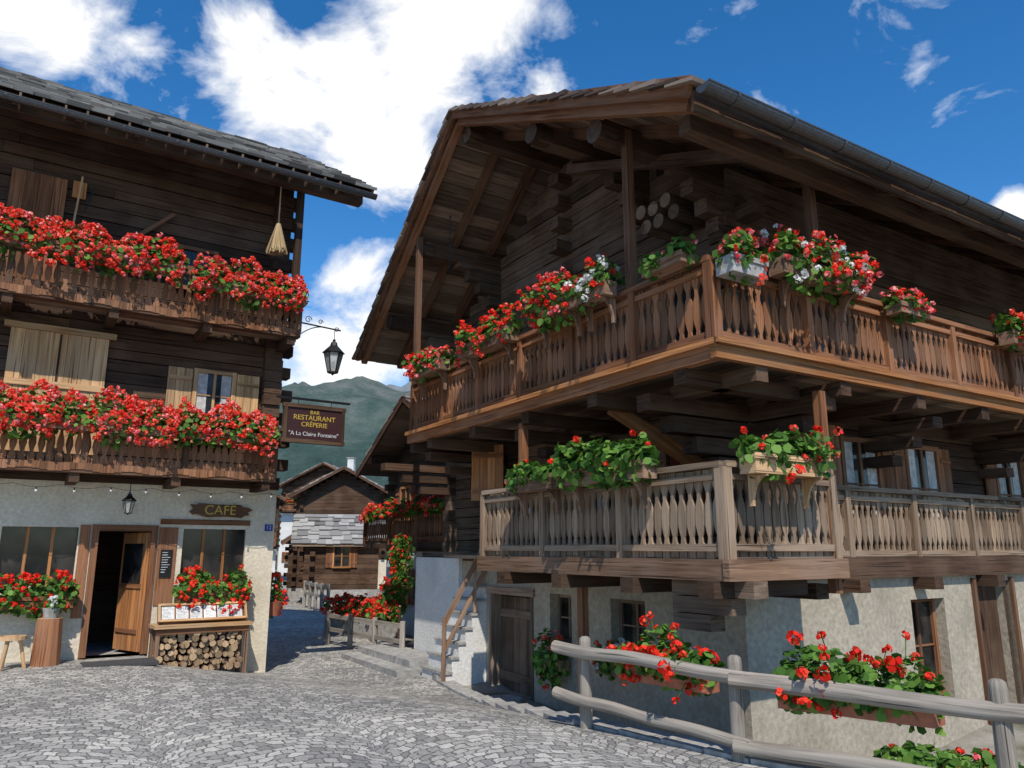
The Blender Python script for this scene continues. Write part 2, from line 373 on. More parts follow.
# ------------------------------------------------------------------ ground
XR=[(-30,34),(-10,20),(0,12),(2.5,8),(4,5.3),(5.4,3.3),(6.6,1.85),(8,.85),(9.5,.25),(11.5,-.45),(13,-1.05),(19,-3.3),(30,-6.7),(50,-13.6),(70,-20)]
XL=[(-30,-30),(20,-24),(24,-12),(36,-12.2),(50,-17.5),(70,-24)]
def xr(y): return lerp_tab(XR,y)
def g(x,y):
    f=.4*x+.6*y
    return -.5*sst(4.5,7.2,f)+.012*noise.noise(Vector((x*.4,y*.4,0)))
def glow(x,y): return -.62-.75*sst(12.2,8.2,y)
def G(x,y):
    d=x-xr(y)
    if d>.12 and y<70:
        return glow(x,y) if y<13.5 else g(x,y)-.04
    return g(x,y)-.06
def coords(lo,hi,st,far):
    c=[]; x=lo
    while x<=hi+1e-6: c.append(x); x+=st
    s=st*2; x=hi
    while x<far: x+=s; c.append(x); s*=1.35
    s=st*2; x=lo
    while x>-far: x-=s; c.insert(0,x); s*=1.35
    return c
gm,nt,b=newmat('gravel_and_meadow_ground'); tc=N(nt,'ShaderNodeTexCoord'); n=N(nt,'ShaderNodeTexNoise'); n.inputs['Scale'].default_value=2; n.inputs['Detail'].default_value=9
nt.links.new(tc.outputs['Object'],n.inputs['Vector']); r=ramp(nt,n.outputs[0],[(.35,(.12,.12,.07)),(.5,(.22,.2,.16)),(.7,(.32,.3,.26))]); nt.links.new(r.outputs[0],b.inputs['Base Color']); b.inputs['Roughness'].default_value=.95
bp=N(nt,'ShaderNodeBump'); bp.inputs['Strength'].default_value=.6; bp.inputs['Distance'].default_value=.03; n5=N(nt,'ShaderNodeTexNoise'); n5.inputs['Scale'].default_value=35; nt.links.new(tc.outputs['Object'],n5.inputs['Vector']); nt.links.new(n5.outputs[0],bp.inputs['Height']); nt.links.new(bp.outputs[0],b.inputs['Normal'])
xs=coords(-14,14,.35,2500); ys=coords(-6,60,.35,2500)
vv=[(x,y,G(x,y)) for y in ys for x in xs]; nx=len(xs)
ff=[(j*nx+i,j*nx+i+1,(j+1)*nx+i+1,(j+1)*nx+i) for j in range(len(ys)-1) for i in range(nx-1)]
me=bpy.data.meshes.new('ground'); me.from_pydata(vv,[],ff); me.materials.append(gm); go=bpy.data.objects.new('ground',me); scene.collection.objects.link(go)
cm,nt,b=newmat('fan_cobble_paving'); tc=N(nt,'ShaderNodeTexCoord')
nz=N(nt,'ShaderNodeTexNoise'); nz.inputs['Scale'].default_value=9; nt.links.new(tc.outputs['Object'],nz.inputs['Vector'])
nz2=N(nt,'ShaderNodeTexNoise'); nz2.inputs['Scale'].default_value=1.2; nt.links.new(tc.outputs['Object'],nz2.inputs['Vector'])
sep=N(nt,'ShaderNodeSeparateXYZ'); nt.links.new(tc.outputs['Object'],sep.inputs[0])
ns=N(nt,'ShaderNodeSeparateXYZ'); nt.links.new(nz.outputs[1],ns.inputs[0])
ns2=N(nt,'ShaderNodeSeparateXYZ'); nt.links.new(nz2.outputs[1],ns2.inputs[0])
ca,sa=math.cos(.5),math.sin(.5)
X=M(nt,'ADD',M(nt,'MULTIPLY',sep.outputs[0],ca),M(nt,'MULTIPLY',sep.outputs[1],sa)); Y=M(nt,'SUBTRACT',M(nt,'MULTIPLY',sep.outputs[1],ca),M(nt,'MULTIPLY',sep.outputs[0],sa))
X=M(nt,'ADD',X,M(nt,'ADD',M(nt,'MULTIPLY',ns.outputs[0],.11),M(nt,'MULTIPLY',ns2.outputs[0],.4))); Y=M(nt,'ADD',Y,M(nt,'ADD',M(nt,'MULTIPLY',ns.outputs[1],.11),M(nt,'MULTIPLY',ns2.outputs[1],.4)))
wd,Rr=1.7,1.0
xm=M(nt,'SUBTRACT',M(nt,'MODULO',M(nt,'ADD',X,300.0),wd),wd/2)
v_=M(nt,'SUBTRACT',Y,M(nt,'SQRT',M(nt,'SUBTRACT',Rr*Rr,M(nt,'MULTIPLY',xm,xm))))
u_=M(nt,'ADD',M(nt,'MULTIPLY',M(nt,'ARCSINE',M(nt,'DIVIDE',xm,Rr)),Rr),M(nt,'MULTIPLY',M(nt,'FLOOR',M(nt,'DIVIDE',M(nt,'ADD',X,300.0),wd)),7.13))
cb=N(nt,'ShaderNodeCombineXYZ'); nt.links.new(u_,cb.inputs[0]); nt.links.new(v_,cb.inputs[1])
br=N(nt,'ShaderNodeTexBrick'); nt.links.new(cb.outputs[0],br.inputs['Vector']); br.inputs['Scale'].default_value=1
br.inputs['Brick Width'].default_value=.13; br.inputs['Row Height'].default_value=.12; br.inputs['Mortar Size'].default_value=.012; br.inputs['Mortar Smooth'].default_value=.8
br.inputs['Color1'].default_value=(.25,.25,.245,1); br.inputs['Color2'].default_value=(.56,.545,.51,1); br.inputs['Mortar'].default_value=(.16,.15,.13,1)
nb=N(nt,'ShaderNodeTexNoise'); nb.inputs['Scale'].default_value=.5; nb.inputs['Detail'].default_value=6; nt.links.new(tc.outputs['Object'],nb.inputs['Vector'])
rr=ramp(nt,nb.outputs[0],[(.35,(.78,.77,.76)),(.65,(1.15,1.13,1.08))])
nf=N(nt,'ShaderNodeTexNoise'); nf.inputs['Scale'].default_value=45; nf.inputs['Detail'].default_value=5; nt.links.new(tc.outputs['Object'],nf.inputs['Vector'])
rf=ramp(nt,nf.outputs[0],[(.3,(.68,.68,.68)),(.7,(1.18,1.18,1.18))])
c=mixc(nt,'MULTIPLY',1,mixc(nt,'MULTIPLY',1,br.outputs[0],rr.outputs[0]),rf.outputs[0]); nt.links.new(c,b.inputs['Base Color']); b.inputs['Roughness'].default_value=.8; b.inputs['Specular IOR Level'].default_value=.3
bp=N(nt,'ShaderNodeBump'); bp.inputs['Strength'].default_value=.6; bp.inputs['Distance'].default_value=.02
nt.links.new(M(nt,'ADD',M(nt,'SUBTRACT',1.0,br.outputs['Fac']),M(nt,'MULTIPLY',nf.outputs[0],.4)),bp.inputs['Height']); nt.links.new(bp.outputs[0],b.inputs['Normal'])
vv=[];ff=[];nc=60
yy=[-20+.3*i for i in range(int(90/.3))]
for y in yy:
    a,bb=lerp_tab(XL,y),xr(y)
    for i in range(nc+1):
        t=i/nc; t=1-(1-t)**1.6; x=a+(bb-a)*t; vv.append((x,y,g(x,y)))
for j in range(len(yy)-1):
    for i in range(nc): k=j*(nc+1)+i; ff.append((k,k+1,k+nc+2,k+nc+1))
me=bpy.data.meshes.new('street_paving'); me.from_pydata(vv,[],ff); me.materials.append(cm); me.polygons.foreach_set('use_smooth',[True]*len(ff))
so=bpy.data.objects.new('street_paving',me); scene.collection.objects.link(so)
mb=MB(); mk=MB(); y=1.0
while y<30:
    Ls=U(.5,.8); y2=y+Ls*(.8 if y>9 else .6)
    p=Vector((xr(y),y,0)); q=Vector((xr(y2),y2,0)); d=(q-p).normalized(); out=d.cross(Vector((0,0,1)))
    zt=(g(p.x,p.y)+g(q.x,q.y))/2; zl=min(G(p.x+.5,y),G(q.x+.5,y2))-.3
    fr=Fr(p,d,out); LL=(q-p).length
    mk.box(fr,(.006,LL-.006),(-.06,.2),(zt-.3,zt+(.04 if y<13 else .1)),STONE)
    if y<13.5: mb.box(fr,(0,LL),(-.02,.17),(zl,zt-.3),STONE)
    y=y2
mk.obj('stone_kerb'); mb.obj('retaining_wall')
# ------------------------------------------------------------------ mountains
def mountain(name,x0,x1,y0,dep,prof,seed,mat,nx=90,ny=26,amp=.18):
    vv=[];ff=[]
    for j in range(ny+1):
        for i in range(nx+1):
            x=x0+(x1-x0)*i/nx; t=j/ny; y=y0+dep*t
            h=prof(x)*(math.sin(min(1,t*1.6)*math.pi/2))
            k=noise.fractal(Vector((x*.0016+seed,y*.0016,0)),1.0,2.0,7)
            k2=1-abs(noise.noise(Vector((x*.006+seed,y*.0025,3))))*2
            vv.append((x,y,max(-5,h*(1+amp*k+.10*k2)-8)))
    for j in range(ny):
        for i in range(nx): k=j*(nx+1)+i; ff.append((k,k+1,k+nx+2,k+nx+1))
    me=bpy.data.meshes.new(name); me.from_pydata(vv,[],ff); me.materials.append(mat); me.polygons.foreach_set('use_smooth',[True]*len(ff))
    o=bpy.data.objects.new(name,me); scene.collection.objects.link(o)
def mtmat(name,stops,hs_):
    mm,nt,b=newmat(name); tc=N(nt,'ShaderNodeTexCoord'); n=N(nt,'ShaderNodeTexNoise'); n.inputs['Scale'].default_value=.009; n.inputs['Detail'].default_value=12; n.inputs['Roughness'].default_value=.78
    nt.links.new(tc.outputs['Object'],n.inputs['Vector'])
    sp=N(nt,'ShaderNodeSeparateXYZ'); nt.links.new(tc.outputs['Object'],sp.inputs[0])
    hf=M(nt,'ADD',M(nt,'MULTIPLY',sp.outputs[2],1/hs_),M(nt,'MULTIPLY',M(nt,'SUBTRACT',n.outputs[0],.5),1.9))
    r=ramp(nt,hf,stops); nt.links.new(r.outputs[0],b.inputs['Base Color']); b.inputs['Roughness'].default_value=1
    b.inputs['Specular IOR Level'].default_value=0
    bp=N(nt,'ShaderNodeBump'); bp.inputs['Strength'].default_value=1; bp.inputs['Distance'].default_value=40; nt.links.new(n.outputs[0],bp.inputs['Height']); nt.links.new(bp.outputs[0],b.inputs['Normal'])
    return mm
mountain('mountain',-3500,2500,1500,1400,lambda x:470+80*math.sin(x*.0021+1.2)+60*math.sin(x*.006),3,mtmat('mountain_slope',[(.0,(.05,.09,.085)),(.35,(.085,.14,.125)),(.55,(.14,.19,.165)),(.75,(.21,.24,.22)),(1,(.28,.29,.28))],760),260,70)  # bluish green stops: distance haze painted into the base colour
mountain('mountain_ridge',-6000,6000,3200,1600,lambda x:880+110*math.sin(x*.0012),9,mtmat('mountain_ridge_slope',[(.0,(.13,.19,.2)),(.5,(.2,.25,.26)),(.8,(.28,.31,.33)),(1,(.33,.35,.37))],1200),200,36)  # paler, bluer stops; the air haze is put into the ridge colour
# ------------------------------------------------------------------ LEFT BUILDING
C=Vector((-4.33,14.1,0)); F=Vector((.829,.559,0)); NN=Vector((.559,-.829,0))
L=Fr(C,F,NN)
LB=empty('chalet_restaurant',(-6,15,0))
mb=MB()
holes=[(-2.93,-1.95,-.02,2.05),(-1.55,-.5,1.1,2.0),(-4.15,-3.12,1.1,2.0),(-8,-6.5,1.1,2.0)]
holes_wall(mb,L,-12,0,-.4,0,-.9,2.72,holes,S_CREAM)
mb.box(L,(-.4,0),(-8,-.4),(-.9,2.72),S_CREAM,1); mb.box(L,(-12,-11.6),(-8,-.4),(-.9,2.72),S_CREAM,1); mb.box(L,(-11.6,-.4),(-8,-7.6),(-.9,2.72),S_CREAM)
mb.box(L,(-11.6,-.4),(-7.6,-.4),(-.1,-.02),STONE); mb.box(L,(-11.6,-.4),(-2.5,-2.4),(-.1,2.7),W_DARK)
mb.obj('ground_floor_walls',LB)
mb=MB()
logwall(mb,L,-12,-.1,-.35,-.05,2.95,8.85,.2,W_DARK)
z=2.95
while z<10.6:
    a=-7.9 if z<8.8 else -7.9+(z-8.8)*1.55; bq=-.0 if z<8.8 else -(z-8.8)*1.55
    if bq-a>.3:
        mb.box(L,(-.4+U(-.01,.01),-.08+U(-.01,.01)),(a,bq+.05+(U(.02,.12) if z<8.8 else 0)),(z+.006,z+.214),W_DARK,1); mb.box(L,(-12,-11.7),(a,bq),(z+.006,z+.214),W_DARK,1)
    z+=.22
mb.box(L,(-12,-.1),(-7.9,-7.6),(2.75,8.8),W_DARK)
mb.box(L,(-12,.02),(-.4,.06),(2.722,2.94),W_DARK)
for zz in [3.1+.44*i for i in range(13)]:
    mb.box(L,(-.05,.16+U(-.03,.05)),(-.34,-.08),(zz,zz+.2),W_DARK,0)
mb.obj('log_walls',LB)
mb=MB()
mb.box(L,(-2.93,-2.83),(-.3,.03),(0,2.05),W_RED,2); mb.box(L,(-2.05,-1.95),(-.3,.03),(0,2.05),W_RED,2); mb.box(L,(-2.83,-2.05),(-.3,.03),(1.95,2.05),W_RED,0)
mb.box(L,(-3.0,-1.98),(.0,.5),(-.35,-.03),STONE); mb.box(L,(-2.93,-1.95),(-.4,.0),(-.2,-.02),STONE)
lf=Fr(L(-2.06,-.02,0),(-NN*.93-F*.36).normalized(),(-F*.93+NN*.36).normalized())
for k in range(7): mb.box(lf,(.02+.11*k,.125+.11*k),(-.02,.02),(.03,1.93),W_ORANGE,2)
mb.box(lf,(.14,.7),(.021,.035),(1.1,1.75),GLASS); mb.box(lf,(.1,.74),(.021,.04),(1.02,1.09),W_RED); mb.box(lf,(.1,.74),(.021,.04),(.3,.37),W_RED)
window(mb,L,-1.55,-.5,1.1,2.0,-.12,W_ORANGE,nx=3,nz=1); window(mb,L,-4.15,-3.12,1.1,2.0,-.12,W_ORANGE,nx=3,nz=1); window(mb,L,-8,-6.5,1.1,2.0,-.12,W_ORANGE,nx=3,nz=1)
mb.box(L,(-1.93,-.45),(.0,.03),(2.07,2.16),W_RED) 
mb.box(L,(-1.93,-1.64),(.0,.02),(.75,2.02),W_RED,2); mb.box(L,(-3.1,-2.95),(.0,.02),(.6,2.04),W_RED,2)
window(mb,L,-1.55,-.95,3.55,4.75,-.03,W_LIGHT,sh=.42,shm=W_LIGHT,nx=2,nz=3,curt=True)
for k in range(7): mb.box(L,(-4.4+.2*k,-4.205+.2*k),(-.03,.02),(3.1,5.12),W_LIGHT,2)
mb.box(L,(-4.4,-3.0),(.021,.05),(4.2,4.3),W_LIGHT); mb.box(L,(-3.72,-3.69),(.021,.04),(3.1,5.1),W_DARK,2)
mb.box(L,(-4.5,-2.9),(-.02,.06),(5.12,5.22),W_LIGHT)
for k in range(4): mb.box(L,(-4.7+.2*k,-4.505+.2*k),(-.03,.02),(5.7,7.8),W_RED,2)
window(mb,L,-2.0,-1.45,6.3,7.0,-.03,W_RED,nx=2,nz=2)
mb.obj('doors_and_windows',LB)
mb=MB()
for zf,s1 in ((2.8,-.28),(5.45,.0)):
    mb.box(L,(-12,s1),(.62,.8),(zf,zf+.15),W_PICKD)
    for k in range(4): mb.box(L,(-12,s1),(.06+.14*k,.195+.14*k),(zf+.08,zf+.12),W_DECK)
    s=s1-.15
    while s>-12:
        mb.box(L,(s-.07,s+.07),(-.1,.76),(zf-.14,zf-.002),W_DARK,1); s-=1.45
    a=L(-12,.72,0); c_=L(s1-.03,.72,0)
    rail(mb,a,c_,zf+.15,zf+.95,.12,.108,PB,W_PICK,W_PICKD,posts=1.5)
    d_=L(s1-.03,.0,0); rail(mb,c_,d_,zf+.15,zf+.95,.12,.108,PB,W_PICKD,W_DARK)
    s=-12
    while s<s1-.1: mb.box(L,(s,s+.098),(.801,.815),(zf+.03+.02*math.sin(s*9),zf+.14),W_PICK,2); s+=.1
mb.box(L,(-.18,-.06),(.62,.74),(6.5,8.4),W_DARK,2)
for zf in (3.75,6.4): mb.box(L,(-.14,-.06),(.0,.5),(zf,zf+.06),W_DARK,1)
mb.beam(L(-2.9,.05,6.9),L(-2.2,.05,7.6),.05,.07,W_RED)
mb.obj('balconies',LB)
mb=MB(); mb.beam(L(-3.75,.06,7.0),L(-3.7,.06,7.9),.03,.03,W_LIGHT); mb.box(L,(-3.82,-3.62),(.03,.06),(7.5,7.8),W_ORANGE,2); mb.beam(L(-3.6,.06,7.3),L(-3.5,.06,7.75),.02,.02,IRON); mb.obj('hanging_wooden_tools')
mb=MB(); zE=8.46; th=math.radians(31); s0,s1=-12.5,1.08
def RP(s,dn,up): return L(s,1.2-dn,zE+dn*math.tan(th)+up)
nb_=26; 
for i in range(nb_):
    a=5.2*i/nb_; b2=5.2*(i+1)/nb_-.01
    mb.hexa([RP(s0,a,-.0),RP(s1,a,0),RP(s1,b2,0),RP(s0,b2,0),RP(s0,a,.03),RP(s1,a,.03),RP(s1,b2,.03),RP(s0,b2,.03)],W_DARK)
s=s0+.1
while s<s1:
    mb.beam(RP(s,.02,-.08),RP(s,5.2,-.08),.1,.14,W_DARK); s+=.85
for dn,zz in ((.35,-.25),(1.3,-.25),(3.2,-.25),(5.1,-.25)): mb.beam(RP(s0,dn,zz),RP(s1-.05,dn,zz),.2,.22,W_DARK)
mb.beam(RP(s1+.02,-.05,-.0),RP(s1+.02,5.2,-.0),.04,.2,W_GREY)
def RPb(s,dn,up): return L(s,1.2-10.4+dn,zE+dn*math.tan(th)+up)
mb.hexa([RPb(s0,0,0),RPb(s1,0,0),RPb(s1,5.2,0),RPb(s0,5.2,0),RPb(s0,0,.03),RPb(s1,0,.03),RPb(s1,5.2,.03),RPb(s0,5.2,.03)],W_DARK)
tiles(mb,RP(s0,-.08,.03),RP(s1+.08,-.08,.03),RP(s1+.08,5.25,.03),RP(s0,5.25,.03),.32,.32,.06,SLATE,jit=.08)
tiles(mb,RPb(s0,-.08,.03),RPb(s1+.08,-.08,.03),RPb(s1+.08,5.25,.03),RPb(s0,5.25,.03),.5,.5,.035,SLATE)
def gutter(mb,p,q,r,out):
    p=Vector(p);q=Vector(q); out=Vector(out); n=8
    for k in range(n):
        a0=math.pi+math.pi*k/n; a1=math.pi+math.pi*(k+1)/n
        o0=out*math.cos(a0)*r+Vector((0,0,math.sin(a0)*r)); o1=out*math.cos(a1)*r+Vector((0,0,math.sin(a1)*r))
        mb.face([p+o0,q+o0,q+o1,p+o1],[(0,0)]*4,METAL,.5); mb.face([p+o0*.9,q+o0*.9,q+o1*.9,p+o1*.9],[(0,0)]*4,METAL,.5)
    mb.cyl(p+out*r,q+out*r,.011,.011,METAL,6)
    mb.face([p+out*math.cos(math.pi+math.pi*k/n)*r+Vector((0,0,math.sin(math.pi+math.pi*k/n)*r)) for k in range(n+1)],[(0,0)]*(n+1),METAL,.5)
    Lg=(q-p).length; m=int(Lg/.8)
    for i in range(m):
        c=p+(q-p)*((i+.5)/m)
        for k in range(n):
            a0=math.pi+math.pi*k/n; a1=math.pi+math.pi*(k+1)/n
            mb.beam(c+out*math.cos(a0)*(r+.006)+Vector((0,0,math.sin(a0)*(r+.006))),c+out*math.cos(a1)*(r+.006)+Vector((0,0,math.sin(a1)*(r+.006))),.03,.008,METAL)
gutter(mb,RP(s0,-.16,-.03),RP(s1+.05,-.16,-.03),.075,NN)
for s in [s0+.3*i for i in range(44)]: mb.beam(RP(s,-.05,.0),RP(s,-.05,-.16),.28,.03,W_GREY,up=F)
mb.obj('roof',LB)
def LF(sa,sb,z,**k): return flowerbox(L(sa,.93,z),L(sb,.93,z),NN,w=.18,h=.16,**k)
for sa,sb,z in ((-5.2,-3.6,3.42),(-3.6,-1.97,3.42),(-1.97,-.36,3.42),(-5.4,-3.74,6.16),(-3.74,-2.12,6.14),(-1.95,-.0,6.0)):
    LF(sa,sb,z,hm=[CORAL,CORAL,RED,CORAL,PINK],nl=480,nh=235,ro=.27,rz=.42,brk=False,hr=.042,up=.1,lump=.5)
for sa,sb in ((-1.62,-.45),(-4.4,-3.1)):
    flowerbox(L(sa,.2,.78),L(sb,.2,.78),NN,w=.2,h=.17,box=W_RED,hm=RED,nl=640,nh=75,ro=.28,rz=.35,brk=False,lump=.5)
def lantern(name,P,s,hang=.3,bracket=None):
    mb=MB(); P=Vector(P)
    top=P+Vector((0,0,.62*s)); 
    n=6
    def ring(z,r): return [P+Vector((math.cos(2*math.pi*k/n+.3)*r,math.sin(2*math.pi*k/n+.3)*r,z)) for k in range(n)]
    a,b2=ring(0,.09*s),ring(.36*s,.17*s); c1=ring(.36*s,.21*s); c2=ring(.5*s,.07*s); c3=ring(.57*s,.05*s)
    for k in range(n):
        j=(k+1)%n
        mb.beam(a[k],b2[k],.018*s,.018*s,IRON); mb.beam(a[k],a[j],.02*s,.02*s,IRON); mb.beam(b2[k],b2[j],.02*s,.02*s,IRON)
        mb.face([a[k]*1,a[j],b2[j],b2[k]],[(0,0)]*4,LGL,.5); mb.face([c1[k],c1[j],c2[j],c2[k]],[(0,0)]*4,IRON,.5); mb.face([c2[k],c2[j],c3[j],c3[k]],[(0,0)]*4,IRON,.5)
    mb.face(a,[(0,0)]*n,IRON,.5); mb.face(c1,[(0,0)]*n,IRON,.5); mb.ball(P+Vector((0,0,.6*s)),.03*s,IRON); mb.ball(P+Vector((0,0,-.03*s)),.025*s,IRON)
    mb.cyl(P+Vector((0,0,.02)),P+Vector((0,0,.2*s)),.03*s,.03*s,WHT)
    mb.cyl(top,top+Vector((0,0,hang)),.007,.007,IRON,6)
    if bracket:
        w0=Vector(bracket); e=top+Vector((0,0,hang)); mb.beam(w0,e+ (e-w0).normalized()*.12,.02,.025,IRON)
        dd=(e-w0); Lb=dd.length; dd.normalize()
        prev=None
        for k in range(15):
            t=k/14; p=w0+dd*(Lb*.75*t)+Vector((0,0,-.32*(1-t)**2))
            if prev is not None: mb.beam(prev,p,.016,.016,IRON)
            prev=p
        for cx,cr in ((.3,.07),(.62,.05),(1.05,.05)):
            prev=None
            for k in range(20):
                a_=k*.42; rr_=cr*(1-k/26); p=w0+dd*(Lb*cx+math.cos(a_)*rr_)+Vector((0,0,(.09 if cx<1 else .0)+math.sin(a_)*rr_))
                if prev is not None: mb.beam(prev,p,.012,.012,IRON)
                prev=p
        mb.beam(w0+Vector((0,0,-.4)),w0+Vector((0,0,.15)),.03,.02,IRON)
    return mb.obj(name)
lantern('wrought_iron_street_lantern',L(.76,.5,4.95),1.05,.2,bracket=L(.02,.45,5.85))
lantern('hanging_lantern',L(-2.5,.45,2.22),.55,.15)
def text(body,size,fr_o,ex,up,mat,parent,name='lettering',ext=.004,sx=1):
    cu=bpy.data.curves.new(name,'FONT'); cu.body=body; cu.size=size; cu.align_x='CENTER'; cu.align_y='CENTER'; cu.extrude=ext
    cu.materials.append(mat); o=bpy.data.objects.new(name,cu); scene.collection.objects.link(o)
    ex=Vector(ex).normalized(); up=Vector(up).normalized(); nz_=ex.cross(up)
    m=Matrix((ex,up,nz_)).transposed().to_4x4(); m.translation=Vector(fr_o); o.matrix_world=m
    if parent:
        o.parent=parent; o.matrix_parent_inverse=Matrix.Translation(parent.location).inverted()
    return o
SG=empty('restaurant_sign',L(.6,.5,4))
mb=MB(); mb.box(L,(-.08,1.0),(.44,.5),(3.62,4.22),SIGNB); 
for a in ((-.12,-.06),(.98,1.04)): mb.box(L,a,(.42,.53),(3.58,4.26),W_DARK,2)
for a in ((3.56,3.63),(4.21,4.28)): mb.box(L,(-.14,1.06),(.421,.529),a,W_DARK)
mb.box(L,(-.25,1.15),(.45,.49),(4.36,4.4),IRON); mb.box(L,(.14,.15),(.46,.47),(4.28,4.36),IRON); mb.box(L,(.78,.79),(.46,.47),(4.28,4.36),IRON)
mb.obj('board',SG)
for tx,sz,zz,mt in (('BAR',.1,4.135,YEL),('RESTAURANT',.13,4.03,YEL),('CRÊPERIE',.12,3.905,YEL),('"A La Claire Fontaine"',.105,3.73,WHT)):
    text(tx,sz,L(.46,.503,zz),F,(0,0,1),mt,SG)
CS=empty('cafe_sign',L(-1,0,2.3)); mb=MB()
pts=[(-1.5,2.29),(-1.44,2.24),(-1.38,2.25),(-1.2,2.2),(-.9,2.22),(-.62,2.2),(-.56,2.24),(-.48,2.25),(-.52,2.3),(-.43,2.34),(-.5,2.38),(-.6,2.39),(-.66,2.43),(-1.0,2.425),(-1.35,2.44),(-1.4,2.41),(-1.5,2.42),(-1.44,2.35)]
f1=[L(a,.07,b) for a,b in pts]; f0=[L(a,.035,b) for a,b in pts]
mb.face(f1,[(a,b) for a,b in pts],W_PICKD,.4)
for k in range(len(pts)): j=(k+1)%len(pts); mb.face([f0[k],f0[j],f1[j],f1[k]],[(0,0)]*4,W_ORANGE,.5)
mb.box(L,(-1.2,-.8),(.0,.034),(2.25,2.4),W_DARK); mb.obj('board',CS); text('CAFÉ',.23,L(-.99,.075,2.32),F,(0,0,1),YEL,CS,ext=.006)
HN=empty('house_number_plate',L(-.12,0,2)); mb=MB(); mb.box(L,(-.18,-.04),(.001,.015),(1.98,2.1),BLUE); mb.obj('plate',HN); text('12',.1,L(-.11,.017,2.04),F,(0,0,1),WHT,HN,ext=.001)
mb=MB(); prev=None
for k in range(60):
    s=-6+k*.1; z=2.62-.05*abs(math.sin(k*.5)); p=L(s,.66,z)
    if prev is not None: mb.beam(prev,p,.006,.006,IRON)
    if k%5==2: mb.cyl(p,p-Vector((0,0,.035)),.01,.01,IRON,6); mb.ball(p-Vector((0,0,.055)),.02,WHT,6,4)
    prev=p
mb.obj('string_lights')
mb=MB(); b0=L(-.55,.85,6.98)
for k in range(260):
    a=U(0,6.28); r=U(0,1)**.5; mb.beam(b0+Vector((math.cos(a)*r*.2,math.sin(a)*r*.13,U(-.05,.06))),b0+Vector((math.cos(a)*r*.035,math.sin(a)*r*.035,.55)),.012,.012,STRAW)
mb.cyl(b0+Vector((0,0,.5)),b0+Vector((0,0,1.3)),.014,.012,W_LIGHT,8); mb.cyl(b0+Vector((0,0,.44)),b0+Vector((0,0,.5)),.05,.045,W_DARK); mb.obj('straw_broom')
def gl(s,n): p=L(s,n,0); return g(p.x,p.y)
FW=empty('firewood_store',L(-1.2,.35,0)); mb=MB(); zb=gl(-1.2,.4)-.05
for s in (-1.93,-.55): 
    for n_ in (.12,.5): mb.box(L,(s,s+.06),(n_,n_+.06),(zb-.1,.42),W_BOX,2)
mb.box(L,(-1.97,-.45),(.06,.62),(.42,.47),W_LIGHT); mb.box(L,(-1.93,-.49),(.5,.57),(.33,.42),W_RED); mb.box(L,(-1.93,-.49),(.06,.08),(zb,.42),W_DARK)
mb.obj('shelf',FW)
mb=MB(); z=zb+.07; row=0
while z<.33:
    s=-1.84+(.05 if row%2 else 0)
    while s<-.6:
        r=U(.034,.062); zz=z+U(-.014,.014); mb.cyl(L(s,.1,zz),L(s+U(-.02,.02),U(.46,.58),zz),r,r,W_BOX,int(U(6,12)),capmat=W_END); s+=r*2+.002
    z+=.092; row+=1
mb.obj('logs',FW)
mb=MB()
cf=Fr(L(-1.9,.3,.78),F,(NN*.45+Vector((0,0,-.89))).normalized(),(NN*.89+Vector((0,0,.45))).normalized())
mb.box(cf,(0,1.4),(0,.3),(-.04,0),W_RED); 
for a in ((0,.04),(1.36,1.4)): mb.box(cf,a,(0,.3),(.001,.03),W_LIGHT,1)
for a in ((0,.035),(.265,.3)): mb.box(cf,(.04,1.36),a,(.001,.03),W_LIGHT)
for k in range(6): mb.box(cf,(.06+.215*k,.25+.215*k),(.045,.255),(.001,.006),PAPER)
for k in range(6):
    for q in range(8): mb.box(cf,(.08+.215*k,.08+.215*k+U(.07,.15)),(.06+.024*q,.064+.024*q),(.0065,.007),METAL)
mb.box(L,(-1.85,-1.8),(.1,.3),(.47,.75),W_RED,2); mb.box(L,(-.6,-.55),(.1,.3),(.47,.75),W_RED,2)
mb.obj('menu_case',FW)
mb=MB(); mb.box(L,(-1.88,-1.7),(.021,.04),(1.2,1.65),IRON)
for q in range(9): mb.box(L,(-1.86,-1.86+U(.06,.13)),(.041,.043),(1.6-.04*q,1.608-.04*q),WHT)
mb.obj('chalk_menu_board')
mb=MB(); sp_=L(-3.85,.75,0); z0=g(sp_.x,sp_.y); mb.cyl(sp_+Vector((0,0,z0+.4)),sp_+Vector((0,0,z0+.45)),.18,.18,W_LIGHT,16)
for k in range(3):
    a=k*2.1+.5; mb.cyl(sp_+Vector((math.cos(a)*.19,math.sin(a)*.19,z0)),sp_+Vector((math.cos(a)*.1,math.sin(a)*.1,z0+.4)),.025,.025,W_LIGHT,8)
mb.obj('wooden_stool')
mb=MB(); p=L(-3.4,.55,0); z0=g(p.x,p.y); mb.cyl(p+Vector((0,0,z0-.03)),p+Vector((0,0,z0+.66)),.2,.17,W_RED,12,capmat=W_END); mb.cyl(p+Vector((0,0,z0+.66)),p+Vector((0,0,z0+.8)),.09,.12,STONE,12)
leafy(mb,p+Vector((-.03,0,z0+.84)),p+Vector((.03,0,z0+.84)),NN,.14,.1,140,6,WHITEP,ls=.03); mb.obj('wood_stump_planter')
mb=MB(); p=L(-2.45,1.0,0); mb.box(L,(-2.95,-1.95),(.6,1.15),(g(p.x,p.y)-.02,g(p.x,p.y)+.03),MATM); mb.obj('door_mat')
